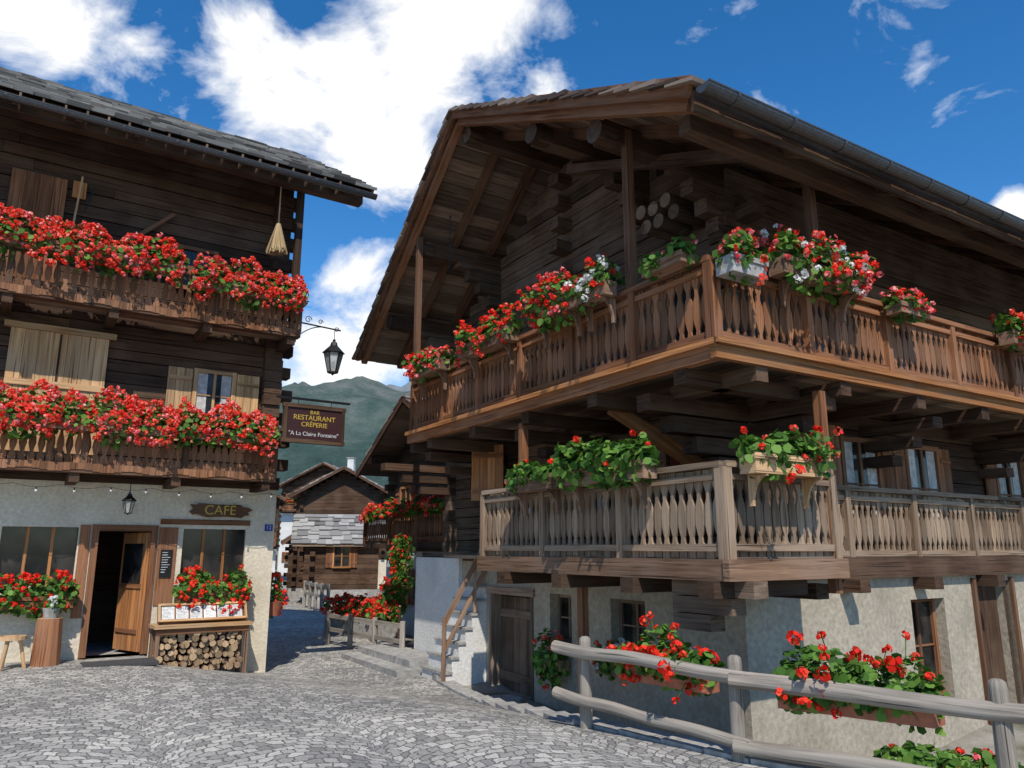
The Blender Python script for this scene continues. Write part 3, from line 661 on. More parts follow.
mb=MB(); p=L(.2,-.4,.62); leafy(mb,p,p+Vector((0,0,.45)),F,.22,.3,260,34,RED); mb.cyl(p-Vector((0,0,.15)),p+Vector((0,0,.1)),.1,.16,TERRA,14); mb.beam(p-F*.25+Vector((0,0,-.1)),p+Vector((0,0,-.1)),.03,.03,IRON); mb.obj('hanging_geranium_pot')
# ------------------------------------------------------------------ RIGHT CHALET
O=Vector((2.05,7.4,0)); A=Vector((-.53,.848,0)); Bv=Vector((.848,.53,0))
Q=Fr(O,A,Bv)
RBd=empty('large_log_chalet',(3,12,0))
mb=MB(); pb=1.2; pa=.9
holes_wall(mb,Q,pa,9.3,pb,pb+.4,-1.7,1.45,[(5.15,6.5,-.75,.92),(2.55,3.25,.3,1.0),(4.15,4.7,.3,1.0)],S_GREY)
Qs=Fr(O,Bv,A)
holes_wall(mb,Qs,pb+.4,12,pa,pa+.4,-1.7,1.45,[(4.4,5.2,-.3,1.0),(6.0,7.0,-1.6,1.2)],S_GREY)
mb.box(Q,(8.9,9.3),(1.6,12),(-1.7,1.45),S_GREY,1); mb.box(Q,(1.3,8.9),(11.6,12),(-1.7,1.45),S_GREY)
mb.box(Q,(1.4,8.8),(2.6,2.7),(-1.7,1.45),DARK); mb.box(Q,(2.0,2.1),(2.7,11.6),(-1.7,1.45),DARK,1)
mb.box(Q,(pa+.01,9.3),(pb+.01,12),(1.452,1.6),W_DECK)
mb.obj('plinth_walls',RBd)
Qg=Fr(O,A,-Bv)
Qr=Fr(O,Bv,-A)
mb=MB()
for k in range(6): mb.box(Qg,(5.2+.2*k+.004,5.4+.2*k-.004),(-pb-.2,-pb-.16),(-.72,.88),W_GREY,2)
for z in (-.45,.55): mb.box(Qg,(5.22,6.38),(-pb-.159,-pb-.13),(z,z+.13),W_GREY)
mb.box(Qg,(5.15,5.22),(-pb-.25,-pb+.02),(-.75,.92),W_DECK,2); mb.box(Qg,(6.43,6.5),(-pb-.25,-pb+.02),(-.75,.92),W_DECK,2); mb.box(Qg,(5.1,6.55),(-pb-.2,-pb+.05),(.92,1.04),W_DECK)
for a0,a1 in ((2.55,3.25),(4.15,4.7)): window(mb,Qg,a0+.05,a1-.05,.36,.94,-pb-.2,W_DECK,nx=2,nz=2)
window(mb,Qr,4.45,5.15,-.2,.95,-pa-.2,W_RED,nx=2,nz=2)
for k in range(5): mb.box(Qr,(6.02+.195*k,6.21+.195*k),(-pa-.25,-pa-.2),(-1.5,1.15),W_DARK,2)
mb.box(Qr,(5.93,6.0),(-pa-.1,-pa+.05),(-1.6,1.25),W_PICKD,2); mb.box(Qr,(7.0,7.07),(-pa-.1,-pa+.05),(-1.6,1.25),W_PICKD,2)
wg=1.8; wr=1.2
window(mb,Qg,3.6,4.2,1.9,3.0,-wg+.03,W_RED,sh=.4,shm=W_ORANGE,nx=2,nz=2,curt=True)
window(mb,Qg,5.6,6.2,1.9,3.0,-wg+.03,W_RED,sh=.4,shm=W_ORANGE,nx=2,nz=2,curt=True)
window(mb,Qg,2.0,2.6,1.9,3.0,-wg+.03,W_RED,nx=2,nz=2)
window(mb,Qg,1.7,2.4,4.2,5.35,-wg+.03,W_ORANGE,sh=.42,shm=W_ORANGE,nx=2,nz=2)
window(mb,Qg,5.9,6.5,4.2,5.1,-wg+.03,W_ORANGE,sh=.4,shm=W_ORANGE,nx=2,nz=2)
for x in (3.6,5.1,7.6): window(mb,Qr,x,x+.75,1.95,3.1,-wr+.03,W_RED,sh=.3,shm=W_RED,nx=2,nz=2,curt=True)
for x in (2.8,4.8,7.0): window(mb,Qr,x,x+.7,4.2,5.1,-wr+.03,W_RED,sh=.3,nx=2,nz=2)
for k in range(11): mb.box(Qr,(1.95+.14*k,2.085+.14*k),(-wr+.02,-wr+.05),(1.62,3.3),W_RED,2)
sf=Fr(Q(6.75,.95,2.5),(-A*.75+Bv*.66).normalized(),(-A*.66-Bv*.75).normalized())
for k in range(4): mb.box(sf,(.15*k+.003,.15*k+.147),(-.02,.02),(0,.98),W_ORANGE,2)
mb.box(sf,(.03,.57),(.021,.04),(.12,.2),W_RED); mb.box(sf,(.03,.57),(.021,.04),(.75,.83),W_RED)
mb.obj('doors_and_windows',RBd)
def zr(a): return 6.05+(a+.58)*.507 if a<5.12 else 8.94-(a-5.12)*.576
def bv(a): return -.77+(a+.58)*(.42/5.7) if a<5.12 else -.35+(a-5.12)*(.45/5.28)
def clip(z):
    zz=z+.3; return ((zz-6.05)/.507-.58, 5.12+(8.94-zz)/.576)
mb=MB()
logwall(mb,Q,wr,9.2,wg,wg+.25,1.6,8.7,.21,W_GREY,clip=clip)
z=1.6
while z<6.6:
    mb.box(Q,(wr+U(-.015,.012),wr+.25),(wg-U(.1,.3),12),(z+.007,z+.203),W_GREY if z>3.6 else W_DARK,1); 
    if z<6.0: mb.box(Q,(8.95,9.2),(wg-U(.1,.2),12),(z+.006,z+.204),W_GREY,1)
    z+=.21
mb.box(Q,(wr+.3,8.9),(wg+.3,11.9),(1.6,6.3),DARK)
z=1.7
while z<6.3:
    mb.box(Q,(wr-.28-U(0,.06),wr),(wg+.01,wg+.24),(z,z+.19),W_GREY,0); z+=.42
for ac in (4.9,):
    z=3.75
    while z<zr(ac)-.6: mb.box(Q,(ac-.13,ac+.13),(wg-U(.22,.34),wg+.05),(z,z+.19),W_GREY,1); z+=.42
for ap in (1.35,2.9,7.3,9.0):
    zt=zr(ap)-.42
    for k in range(4 if ap<8 else 3):
        b0=wg-.95+.24*k+U(-.03,.03)
        mb.box(Q,(ap-.11,ap+.11),(b0,wg+.05),(zt-.22*(k+1),zt-.22*k-.012),W_GREY,1)
# short round log ends beside the front purlin
for a_,z_ in ((1.9,6.35),(2.15,6.32),(2.4,6.36),(1.75,6.12),(2.05,6.1),(2.3,6.1)): mb.cyl(Q(a_,wg-.55,z_),Q(a_,wg+.1,z_),.105,.105,W_GREY,12,capmat=W_DECK)
for k in range(4):
    mb.box(Q,(wr-.05,wr+.18),(.15+.35*k,wg),(3.4-.22*k-.2,3.4-.22*k-.01),W_DARK,1)
    mb.box(Q,(.1+.3*k,wr),(wg,wg+.22),(3.4-.22*k-.2,3.4-.22*k-.01),W_DARK,0)
for bb_ in (4.2,7.2,10):
    for k in range(3): mb.box(Q,(.15+.3*k,wr),(bb_-.11,bb_+.11),(3.2-.22*k,3.34-.22*k),W_DARK,0)
for aa in (4.0,7.0,9.05):
    for k in range(3): mb.box(Q,(aa-.11,aa+.11),(.2+.4*k,wg),(3.2-.22*k,3.34-.22*k),W_DARK,1)
mb.beam(Q(2.2,.45,3.42),Q(1.75,wg,2.55),.14,.16,W_ORANGE)
mb.obj('log_walls',RBd)
mb=MB(); Bk=13.0
def RQ(a,b,up=0): return Q(a,b,zr(a)-.14+up)
def slope(a0,a1,n):
    for i in range(n):
        x0=a0+(a1-a0)*i/n; x1=a0+(a1-a0)*(i+1)/n; e=.008*(1 if a1>a0 else -1)
        bs=[0,U(.12,.3),U(.4,.6),U(.7,.85),1]
        for b0,b1 in zip(bs,bs[1:]):
            def P_(x,t,up): return RQ(x,bv(x)+(Bk-bv(x))*t,up)
            c=[P_(x0+e,b0,0),P_(x1-e,b0,0),P_(x1-e,b1,0),P_(x0+e,b1,0),P_(x0+e,b0,.03),P_(x1-e,b0,.03),P_(x1-e,b1,.03),P_(x0+e,b1,.03)]
            i0=len(mb.v); rn=R(); mb.v.extend([tuple(q) for q in c]); mi=mb.m(W_DECK); ou,ov=U(0,50),U(0,50); Lb=(Bk+.7)*(b1-b0); w=abs(x1-x0)
            for f,uvs in (((0,3,2,1),[(0,0),(Lb,0),(Lb,w),(0,w)]),((4,5,6,7),[(0,0),(0,w),(Lb,w),(Lb,0)]),((0,1,5,4),[(0,0),(w,0),(w,.03),(0,.03)]),((2,3,7,6),[(0,0),(w,0),(w,.03),(0,.03)]),((1,2,6,5),[(0,0),(Lb,0),(Lb,.03),(0,.03)]),((3,0,4,7),[(0,0),(Lb,0),(Lb,.03),(0,.03)])):
                mb.f.append(tuple(i0+k for k in f)); mb.mi.append(mi); mb.r.append(rn); mb.uv.extend([(ou+a_,ov+b_) for a_,b_ in uvs])
slope(-.58,5.12,26); slope(5.12,10.4,24)
for off in [0.1,.95,1.75]+[1.75+.95*i for i in range(1,12)]:
    def RR(a,z_): return Q(a,bv(a)+off if off<2 else off,zr(a)-.14+z_)
    m_=W_PICK if off<.5 else W_PICKD
    mb.beam(RR(-.5,-.08),RR(5.1,-.08),.12,.15,m_); mb.beam(RR(5.14,-.08),RR(10.35,-.08),.12,.15,m_)
mb.beam(Q(-.62,bv(-.58)-.03,zr(-.58)-.1),Q(5.12,bv(5.12)-.03,zr(5.12)-.1),.05,.2,W_RED); mb.beam(Q(5.12,bv(5.12)-.03,zr(5.12)-.1),Q(10.45,bv(10.4)-.03,zr(10.4)-.1),.05,.2,W_RED)
for ap in (1.35,2.9,5.12,7.3,9.0):
    zz=zr(ap)-.14-.15-.14
    mb.beam(Q(ap,bv(ap)+.3,zz),Q(ap,Bk-.3,zz),.24,.26,W_DARK)
    mb.cyl(Q(ap,bv(ap)+.22,zz),Q(ap,bv(ap)+.5,zz),.15,.15,W_DARK,14,capmat=W_GREY)
mb.beam(Q(-.2,bv(0)+.25,zr(-.2)-.38),Q(-.2,Bk-.3,zr(-.2)-.38),.16,.18,W_DARK)
mb.beam(Q(0,.6,5.95),Q(3.2,.6,7.2),.12,.14,W_DARK)
tiles(mb,Q(-.7,bv(-.58)-.12,zr(-.58)-.16),Q(-.7,Bk,zr(-.58)-.16),Q(5.15,Bk,zr(5.12)-.08),Q(5.15,bv(5.12)-.12,zr(5.12)-.08),.3,.3,.045,SHING,jit=.04)
tiles(mb,Q(10.5,bv(10.4)-.12,zr(10.4)-.18),Q(10.5,Bk,zr(10.4)-.18),Q(5.09,Bk,zr(5.12)-.08),Q(5.09,bv(5.12)-.12,zr(5.12)-.08),.3,.3,.045,SHING,jit=.04)
gutter(mb,Q(-.78,bv(-.58)-.05,zr(-.58)-.17),Q(-.78,Bk,zr(-.58)-.17),.085,-A)
mb.box(Q,(-.62,-.58),(bv(-.58),Bk),(zr(-.58)-.34,zr(-.58)-.12),W_DARK,1)
mb.obj('roof',RBd)
# hanging chain under the gable
mb=MB(); c0=Q(6.6,.35,zr(6.6)-.35)
for k in range(16):
    mb.beam(c0-Vector((0,0,.07*k)),c0-Vector((0,0,.07*k+.06)),.03 if k%2 else .008,.008 if k%2 else .03,IRON)
mb.obj('iron_chain')
mb=MB(); zf=3.55; AL=7.3
for k in range(9): mb.box(Q,(0,AL),(.06+.19*k,.24+.19*k),(zf+.1,zf+.14),W_DECK,0)
for k in range(6): mb.box(Q,(.06+.19*k,.24+.19*k),(1.8,12),(zf+.1,zf+.14),W_DECK,1)
mb.box(Q,(-.02,AL),(-.08,.05),(zf-.04,zf+.14),W_RED,0); mb.box(Q,(-.1,-.022),(-.1,12),(zf-.04,zf+.14),W_ORANGE,1)
mb.box(Q,(-.13,AL),(-.13,-.081),(zf+.1,zf+.16),W_ORANGE,0); mb.box(Q,(-.16,-.101),(-.13,12),(zf+.1,zf+.16),W_ORANGE,1)
for a in (.5,2,3.5,5,6.5,7.2): mb.box(Q,(a-.09,a+.09),(-.02,wg),(zf-.2,zf-.042),W_DARK,1)
for b_ in (.6,2,3.5,5,6.5,8,9.5,11): mb.box(Q,(-.06,wr),(b_-.09,b_+.09),(zf-.2,zf-.042),W_DARK,0)
rail(mb,Q(0,0,0),Q(AL-.05,0,0),3.69,4.6,.122,.116,PS,W_PICK,W_RED,posts=1.25)
rail(mb,Q(0,12,0),Q(0,0,0),3.69,4.6,.122,.116,PS,W_PICK,W_RED,posts=1.5)
rail(mb,Q(AL-.05,0,0),Q(AL-.05,wg,0),3.69,4.6,.125,.115,PS,W_PICK,W_RED)
for a in (1.25,7.2): mb.box(Q,(a-.05,a+.05),(-.03,.07),(4.55,zr(a)-.3),W_PICKD,2)
mb.box(Q,(.0,.1),(1.75,1.85),(4.55,zr(.05)-.25),W_PICKD,2)
mb.obj('upper_balcony',RBd)
mb=MB(); zf=1.42; BL=4.65
for k in range(9): mb.box(Q,(0,BL+.05),(.06+.19*k,.24+.19*k),(zf+.1,zf+.14),W_DECK,0)
mb.box(Q,(-.02,BL+.05),(-.08,.05),(zf-.06,zf+.14),W_BOX,0); mb.box(Q,(-.1,-.022),(-.1,1.7),(zf-.06,zf+.14),W_BOX,1)
mb.box(Q,(.8,.9),(1.7,12),(zf-.12,zf+.14),W_DARK,1)
mb.box(Q,(.0,1.2),(.07,1.75),(zf+.142,zf+.16),W_DECK,1)
for a in (.15,1.3,2.6,3.9): mb.box(Q,(a-.1,a+.1),(-.16,pb),(zf-.22,zf-.062),W_DARK,1)
for k in range(3): mb.box(Q,(-.18+.28*k,pa),(.12,.32),(zf-.22-.17*(k),zf-.062-.17*k),W_GREY,0)
for b_ in (1.5,3.0,4.6,6.2,8,10): mb.box(Q,(.1 if b_<2 else .6,pa),(b_-.1,b_+.1),(zf-.28,zf-.122),W_DARK,0)
rail(mb,Q(0,0,0),Q(BL,0,0),1.57,2.47,.122,.114,PS,W_TAN,W_TAN,posts=1.35)
rail(mb,Q(0,1.65,0),Q(0,0,0),1.57,2.47,.122,.114,PS,W_TAN,W_TAN,posts=1.65)
rail(mb,Q(.85,12,0),Q(.85,1.65,0),1.5,2.42,.122,.114,PS,W_TAN,W_TAN,posts=1.5)
rail(mb,Q(.85,1.65,0),Q(0,1.65,0),1.57,2.47,.125,.115,PS,W_TAN,W_TAN)
rail(mb,Q(BL,0,0),Q(BL,.75,0),1.57,2.47,.125,.115,PS,W_TAN,W_TAN)
mb.box(Q,(3.6,3.7),(.0,.1),(2.47,3.38),W_RED,2); mb.box(Q,(.0,.1),(1.6,1.7),(1.2,3.38),W_RED,2)
mb.box(Q,(2.7,2.8),(.3,.4),(-1.3,zf-.1),W_RED,2)
mb.obj('lower_balcony',RBd)
mb=MB(); a0,a1=6.62,7.5; zg=-.75; ns=9; H=(1.5+.55)/ns; run=.125; bs_=.42
for k in range(ns):
    b0=bs_+k*run; mb.box(Q,(a0,a1),(b0,b0+run if k<ns-1 else 1.6),(zg,-.55+H*(k+1)-.04),S_WHITE,1); mb.box(Q,(a0-.03,a1),(b0-.03,b0+run),(-.55+H*(k+1)-.038,-.55+H*(k+1)),STONE,1)
mb.box(Q,(a1+.002,9.35),(1.12,1.195),(zg,1.5),S_WHITE,0); mb.box(Q,(9.302,9.38),(1.195,6),(zg,1.5),S_WHITE,1); mb.box(Q,(BL+.02,a1),(.8,1.75),(1.5,1.56),W_DECK,0)
mb.obj('white_stair',RBd)
mb=MB()
hb=bs_-.03
mb.beam(Q(a0,hb,.45),Q(a0,bs_+1.1,2.35),.06,.07,W_BOX); mb.beam(Q(a0,hb,.0),Q(a0,bs_+1.1,1.9),.05,.05,W_BOX)
mb.beam(Q(a0,hb,-.55),Q(a0,hb,.55),.07,.07,W_BOX); mb.beam(Q(a0,bs_+1.1,1.4),Q(a0,bs_+1.1,2.45),.07,.07,W_BOX); mb.beam(Q(a0,bs_+.55,.6),Q(a0,bs_+.55,1.5),.05,.05,W_BOX)
mb.obj('stair_handrail',RBd)
def GB(a0,a1,z,**k): return flowerbox(Q(a1,-.22,z),Q(a0,-.22,z),-Bv,**k)
def SB(b0,b1,z,a=-.22,**k): return flowerbox(Q(a,b0,z),Q(a,b1,z),-A,**k)
GB(5.6,6.75,4.52,hm=[RED,PINK,CORAL],nl=520,nh=85,ro=.28,rz=.28,lump=.5)
GB(3.5,4.95,4.52,hm=[RED,CORAL],nl=520,nh=95,ro=.3,rz=.32,lump=.6)
GB(1.35,1.95,4.55,hm=[WHITEP,WHITEP,RED],nl=560,nh=70,ro=.3,rz=.34,lump=.6)
GB(1.96,2.95,4.55,hm=[RED,CORAL,RED,PINK],nl=520,nh=95,ro=.3,rz=.32,lump=.6)
GB(.1,.7,4.54,hm=[PINK],nl=460,nh=8,ro=.24,rz=.2,brk=False,h=.1,lump=.8)
SB(-.05,.45,4.35,hm=[PINK,CORAL,RED],nl=560,nh=70,ro=.28,rz=.3,h=.18,w=.22,box=STONE,brk=False,lump=.6)
SB(.75,2.2,4.5,hm=[PINK,CORAL,RED,RED,WHITEP],nl=620,nh=110,ro=.38,rz=.36,lump=.6)
SB(2.85,3.45,4.42,hm=[PINK,RED],nl=480,nh=75,ro=.26,rz=.23,h=.12,brk=False,lump=.6)
SB(5.5,6.4,4.42,hm=[RED,CORAL],nl=460,nh=60,ro=.26,rz=.3,brk=False)
SB(.08,1.2,2.36,a=-.24,box=W_LIGHT,hm=[RED,CORAL],nl=600,nh=28,ro=.28,rz=.28,lump=.6,ls=.05,hi=1.35)
GB(2.45,3.5,2.38,hm=RED,nl=520,nh=3,ro=.26,rz=.2,ls=.05,lump=.5)
GB(.8,2.35,2.38,hm=RED,nl=620,nh=9,ro=.31,rz=.3,ls=.055,lump=.5)
mb=MB(); leafy(mb,Q(2.6,1.0,.25),Q(3.3,1.0,.25),-Bv,.18,.25,260,26,[RED,WHITEP]); mb.box(Q,(2.6,3.3),(.95,1.15),(.05,.2),W_BOX,0); mb.obj('window_planter')
mb=MB(); leafy(mb,Q(4.15,.95,.1),Q(4.7,.95,.1),-Bv,.18,.42,340,10,[PINK,CORAL]); mb.box(Q,(4.15,4.7),(.98,1.15),(-.05,.1),W_BOX,0); mb.obj('window_planter')
mb=MB(); p=Q(5.3,.75,0); mb.cyl(p+Vector((0,0,-.75)),p+Vector((0,0,-.55)),.32,.28,STONE,18); mb.obj('round_stone_step')
# ------------------------------------------------------------------ fence
P1,P2,P3=Vector((.73,8.0,0)),Vector((1.83,6.6,0)),Vector((3.26,5.42,0)); P4=Vector((5.2,4.0,0)); P0=P1+(P1-P2).normalized()*.35
mb=MB()
for p in (P1,P2,P3,P4):
    zb=g(p.x,p.y)
    pts=[p+Vector((0,0,z)) for z in (zb-.4,zb,.2,.5,.74,.785,.8)]; mi=mb.m(W_FENCE)
    n=14; i0=len(mb.v); ou=U(0,50); rn=U(.3,.7)
    rad=[.064,.064,.062,.06,.06,.052,.03]
    for pp,r in zip(pts,rad):
        for k in range(n): t=2*math.pi*k/n; mb.v.append((pp.x+math.cos(t)*r,pp.y+math.sin(t)*r,pp.z))
    for i in range(len(pts)-1):
        for k in range(n):
            k2=(k+1)%n; mb.f.append((i0+i*n+k,i0+i*n+k2,i0+(i+1)*n+k2,i0+(i+1)*n+k)); mb.mi.append(mi); mb.r.append(rn); mb.uv.extend([(ou+pts[i].z,k*.027),(ou+pts[i].z,(k+1)*.027),(ou+pts[i+1].z,(k+1)*.027),(ou+pts[i+1].z,k*.027)])
    mb.f.append(tuple(i0+(len(pts)-1)*n+k for k in range(n))); mb.mi.append(mi); mb.r.append(rn); mb.uv.extend([(ou+R()*.02,R()*.1) for _ in range(n)])
def log(mb,p,q,r,seg=14):
    p=Vector(p);q=Vector(q); sd=U(0,99); pts=[];rad=[]
    for k in range(seg+1):
        t=k/seg; pts.append(p.lerp(q,t)+Vector((noise.noise(Vector((t*3+sd,0,0)))*.03,0,noise.noise(Vector((t*3+sd,5,0)))*.04))); rad.append(r*(1.0-.12*t+.12*noise.noise(Vector((t*5+sd,0,9)))))
    mb.tube(pts,rad,W_FENCE,14,U(.3,.8))
off=Vector((-.07,-.07,0))
log(mb,P0+off+Vector((0,0,.68)),P2+off+Vector((.12,-.09,.64)),.062); log(mb,P2+off+Vector((.02,-.0,.635)),P4+off+Vector((0,0,.56)),.068,18)
log(mb,P0+off+Vector((0,0,.24)),P2+off+Vector((.12,-.09,.14)),.055); log(mb,P2+off+Vector((.02,-.0,.13)),P4+off+Vector((0,0,.08)),.06,18)
mb.obj('log_rail_fence',smooth=True)
def FB(p,q,z,**k):
    return flowerbox(p+Vector((0,0,z)),q+Vector((0,0,z)),(-.76,-.65,0),box=TERRA,brk=False,**k)
inn=Vector((.13,.1,0))
FB(P1.lerp(P2,.2)+inn,P1.lerp(P2,.8)+inn,.44,w=.18,h=.16,hm=RED,nl=800,nh=38,ro=.25,rz=.26,hr=.055,ls=.042,lump=.5,name='geranium_rail_planter',hi=1.5,)
FB(P2.lerp(P3,.16)+inn,P2.lerp(P3,.76)+inn,.42,w=.2,h=.17,hm=RED,nl=1100,nh=24,ro=.26,rz=.27,hr=.055,ls=.038,lump=.5,name='geranium_rail_planter',hi=1.75)
mb=MB(); pq=Vector((4.35,8.0,0)); fr=Fr(pq,(.85,-.5,0),(.5,.85,0))
for k in range(5): mb.box(fr,(-.5,.5),(-.25,.25),(-1.4+.2*k,-1.21+.2*k),W_RED)
leafy(mb,fr(-.7,-.1,-.38),fr(.5,-.1,-.38),(-.5,-.85,0),.3,.16,600,14,[PINK,RED]); mb.obj('garden_planter')
mb=MB(); leafy(mb,(5.0,7.5,-.6),(5.7,7.0,-.4),(-.5,-.85,0),.4,.5,700,60,[RED,PINK]); mb.cyl((5.3,7.25,-1.4),(5.3,7.25,-.8),.2,.3,TERRA,14); mb.obj('potted_geranium')
# ------------------------------------------------------------------ background chalets
def chalet(name,o,ex,ey,w,d,zb,ph,wh,rise,ov=.7,tmat=SLATE,wm=W_DARK,pm=S_CREAM,balc=True,trh=.4,tcw=.45,chim=False):
    E=empty(name,o); ex=Vector(ex).normalized(); ey=Vector(ey).normalized(); fr=Fr(o,ex,ey); fo=Fr(o,ex,-ey)
    mb=MB(); mb.box(fr,(0,w),(0,d),(zb-.5,zb+ph),pm); 
    z=zb+ph+.002
    sl=rise/(w/2)
    while z<zb+wh+rise-.25:
        k=max(0,z+.2-(zb+wh)); a=max(0,k/sl)
        if w-2*a>.3:
            mb.box(fr,(a-.02+U(-.01,.01),w-a+.02+U(-.01,.01)),(-.02+U(-.01,.01),d+.02),(z,z+.19),wm,0)
        z+=.2
    for q in range(int((wh-ph)/.4)):
        zz=zb+ph+.1+.4*q
        for x in (.2,w-.4): mb.box(fr,(x,x+.2),(-.22,-.03),(zz,zz+.18),wm,1)
        mb.box(fr,(-.22,-.03),(.2,.4),(zz,zz+.18),wm,0); mb.box(fr,(w+.03,w+.22),(.2,.4),(zz,zz+.18),wm,0)
    mb.obj('walls',E)
    mb=MB(); zr0=zb+wh-ov*sl*.6; 
    for sgn in (0,1):
        X=lambda t:(-ov*.6+t*(w/2+ov*.6)) if sgn==0 else (w+ov*.6-t*(w/2+ov*.6))
        ZZ=lambda t:zr0+t*(rise+ov*sl*.6)+.05
        n=12
        for i in range(n):
            t0,t1=i/n,(i+1)/n-.004
            mb.hexa([fr(X(t0),-ov,ZZ(t0)),fr(X(t1),-ov,ZZ(t1)),fr(X(t1),d+ov,ZZ(t1)),fr(X(t0),d+ov,ZZ(t0)),fr(X(t0),-ov,ZZ(t0)+.05),fr(X(t1),-ov,ZZ(t1)+.05),fr(X(t1),d+ov,ZZ(t1)+.05),fr(X(t0),d+ov,ZZ(t0)+.05)],W_DECK)
        tiles(mb,fr(X(0),-ov-.06,ZZ(0)+.05),fr(X(0),d+ov+.06,ZZ(0)+.05),fr(X(1),d+ov+.06,ZZ(1)+.05),fr(X(1),-ov-.06,ZZ(1)+.05),trh,tcw,.04,tmat,jit=.08)
        mb.beam(fr(X(0),-ov-.02,ZZ(0)-.0),fr(X(1),-ov-.02,ZZ(1)-.0),.05,.18,W_PICKD)
    for t in (0.08,.5,.92): mb.beam(fr(w*t,-ov+.1,zb+wh+rise*(1-abs(t-.5)*2)-.1),fr(w*t,0,zb+wh+rise*(1-abs(t-.5)*2)-.1),.2,.2,W_DARK)
    if chim: mb.box(fr,(w*.62,w*.62+.6),(d*.4,d*.4+.6),(zb+wh,zb+wh+rise+.9),S_WHITE,2); mb.box(fr,(w*.62-.08,w*.62+.68),(d*.4-.08,d*.4+.68),(zb+wh+rise+.9,zb+wh+rise+1.0),STONE)
    mb.obj('roof',E)
    mb=MB(); nwin=max(1,int(w/2))
    lv=[]; z=zb+ph+.9
    while z+.8<zb+wh+.3: lv.append(z); z+=2.4
    if ph>1.6: lv.append(zb+.9)
    for z in lv:
        for k in range(nwin):
            x=w*(k+.5)/nwin; window(mb,fo,x-.3,x+.3,z,z+.8,.04,W_ORANGE,sh=.28,shm=W_RED)
        fs=Fr(o,ey,-ex)
        for k in range(max(1,int(d/2.5))):
            y=d*(k+.5)/max(1,int(d/2.5)); window(mb,fs,y-.3,y+.3,z,z+.8,.04,W_ORANGE,sh=.25,shm=W_RED)
            window(mb,Fr(fr(w,0,0),ey,ex),y-.3,y+.3,z,z+.8,.04,W_ORANGE,sh=.25,shm=W_RED)
    mb.obj('windows',E)
    if balc:
        mb=MB(); zz=zb+ph+.1; mb.box(fr,(.1,w-.1),(-.75,-.24),(zz,zz+.12),W_DARK)
        rail(mb,fr(.1,-.72,0),fr(w-.1,-.72,0),zz+.12,zz+.95,.14,.12,PS,W_PICK,W_RED,posts=1.5); mb.obj('balcony',E)
        mb=MB(); leafy(mb,fr(.4,-.85,zz+.95),fr(w-.4,-.85,zz+.95),-ey,.22,.25,int(160*w),int(35*w),[RED,CORAL],hr=.06,ls=.07,lump=.9); mb.obj('geraniums',E)
    return E
o2=Vector((-1.2,17,0))+Bv*.8+A*.4
chalet('log_chalet',o2,A,Bv,5.4,8,-.6,2.2,4.6,1.5,ov=.8,pm=S_WHITE)
chalet('log_chalet',Vector((-12.6,45,0)),(1,.05,0),(-.15,1,0),5.4,8,-.5,1.6,5.3,1.5,ov=.7,balc=False)
chalet('wooden_granary',Vector((-8.3,31.2,0)),(-.25,1,0),(1,.18,0),2.8,2.9,-.4,.5,2.35,1.05,ov=.5,tmat=SLATEL,balc=False,pm=STONE,trh=.3,tcw=.35)
chalet('wooden_granary',Vector((-10.6,37,0)),(1,.1,0),(-.15,1,0),2.6,3,-.5,.4,2.6,1.0,ov=.5,tmat=SLATEL,balc=False,pm=STONE,trh=.3,tcw=.35)
chalet('log_chalet',Vector((-14.6,29.5,0)),(1,.1,0),(-.3,.95,0),4.9,7,-.5,2.4,5.2,1.3,balc=True,pm=S_WHITE)
chalet('log_chalet',Vector((-21.5,52,0)),(1,.1,0),(-.3,.95,0),5.6,8,-.5,2.2,5.6,1.6,balc=True,pm=S_WHITE)
chalet('white_chalet',Vector((-21,70,0)),(1,-.1,0),(.1,1,0),8,8,-.3,5.2,7.6,2.,balc=True,pm=S_WHITE,chim=True)
chalet('log_chalet',Vector((-6.2,52,0)),(1,0,0),(0,1,0),7,8,-.5,2.2,6,1.8,balc=True)
chalet('log_chalet',Vector((-3.2,33,0)),(.6,.8,0),(.8,-.6,0),6,7,-.5,2.2,4.2,1.5,balc=False)
mb=MB(); p,q=Vector((-4.75,21.2,-.35)),Vector((-2.9,19.3,-.35)); d=(q-p).normalized(); fr=Fr(p,d,Vector((d.y,-d.x,0)))
Lq=(q-p).length; mb.box(fr,(0,Lq),(-.3,.3),(-.3,.25),STONE); leafy(mb,p+Vector((0,0,.5)),q+Vector((0,0,.5)),(-.6,-.75,0),.45,.34,1300,300,[RED,CORAL,RED],hr=.055,ls=.06,lump=.6); mb.obj('flower_bed')
mb=MB(); p,q=Vector((-4.3,18.6,0)),Vector((-2.2,16.0,0))
for t in (0,.33,.66,1):
    c=p.lerp(q,t); mb.beam(c+Vector((0,0,-.7)),c+Vector((0,0,.24)),.1,.1,W_FENCE)
mb.beam(p+Vector((0,0,.14)),q+Vector((0,0,.14)),.06,.09,W_FENCE); mb.beam(p+Vector((0,0,-.16)),q+Vector((0,0,-.16)),.06,.08,W_FENCE); mb.obj('wooden_rail_fence')
mb=MB(); leafy(mb,(-2.55,17.6,.2),(-2.5,17.5,1.9),(-.8,-.6,0),.38,.35,1400,150,[RED,CORAL],hr=.05,ls=.06,lump=.9); mb.cyl((-2.5,17.6,-.6),(-2.5,17.6,1.8),.04,.02,W_DARK,8); mb.obj('climbing_geranium')
mb=MB(); p=Vector((-6.3,27,0)); q=Vector((-7.9,30,0))
for t in (0,.25,.5,.75,1):
    c=p.lerp(q,t); mb.beam(c+Vector((0,0,-.7)),c+Vector((0,0,.5)),.1,.1,W_FENCE)
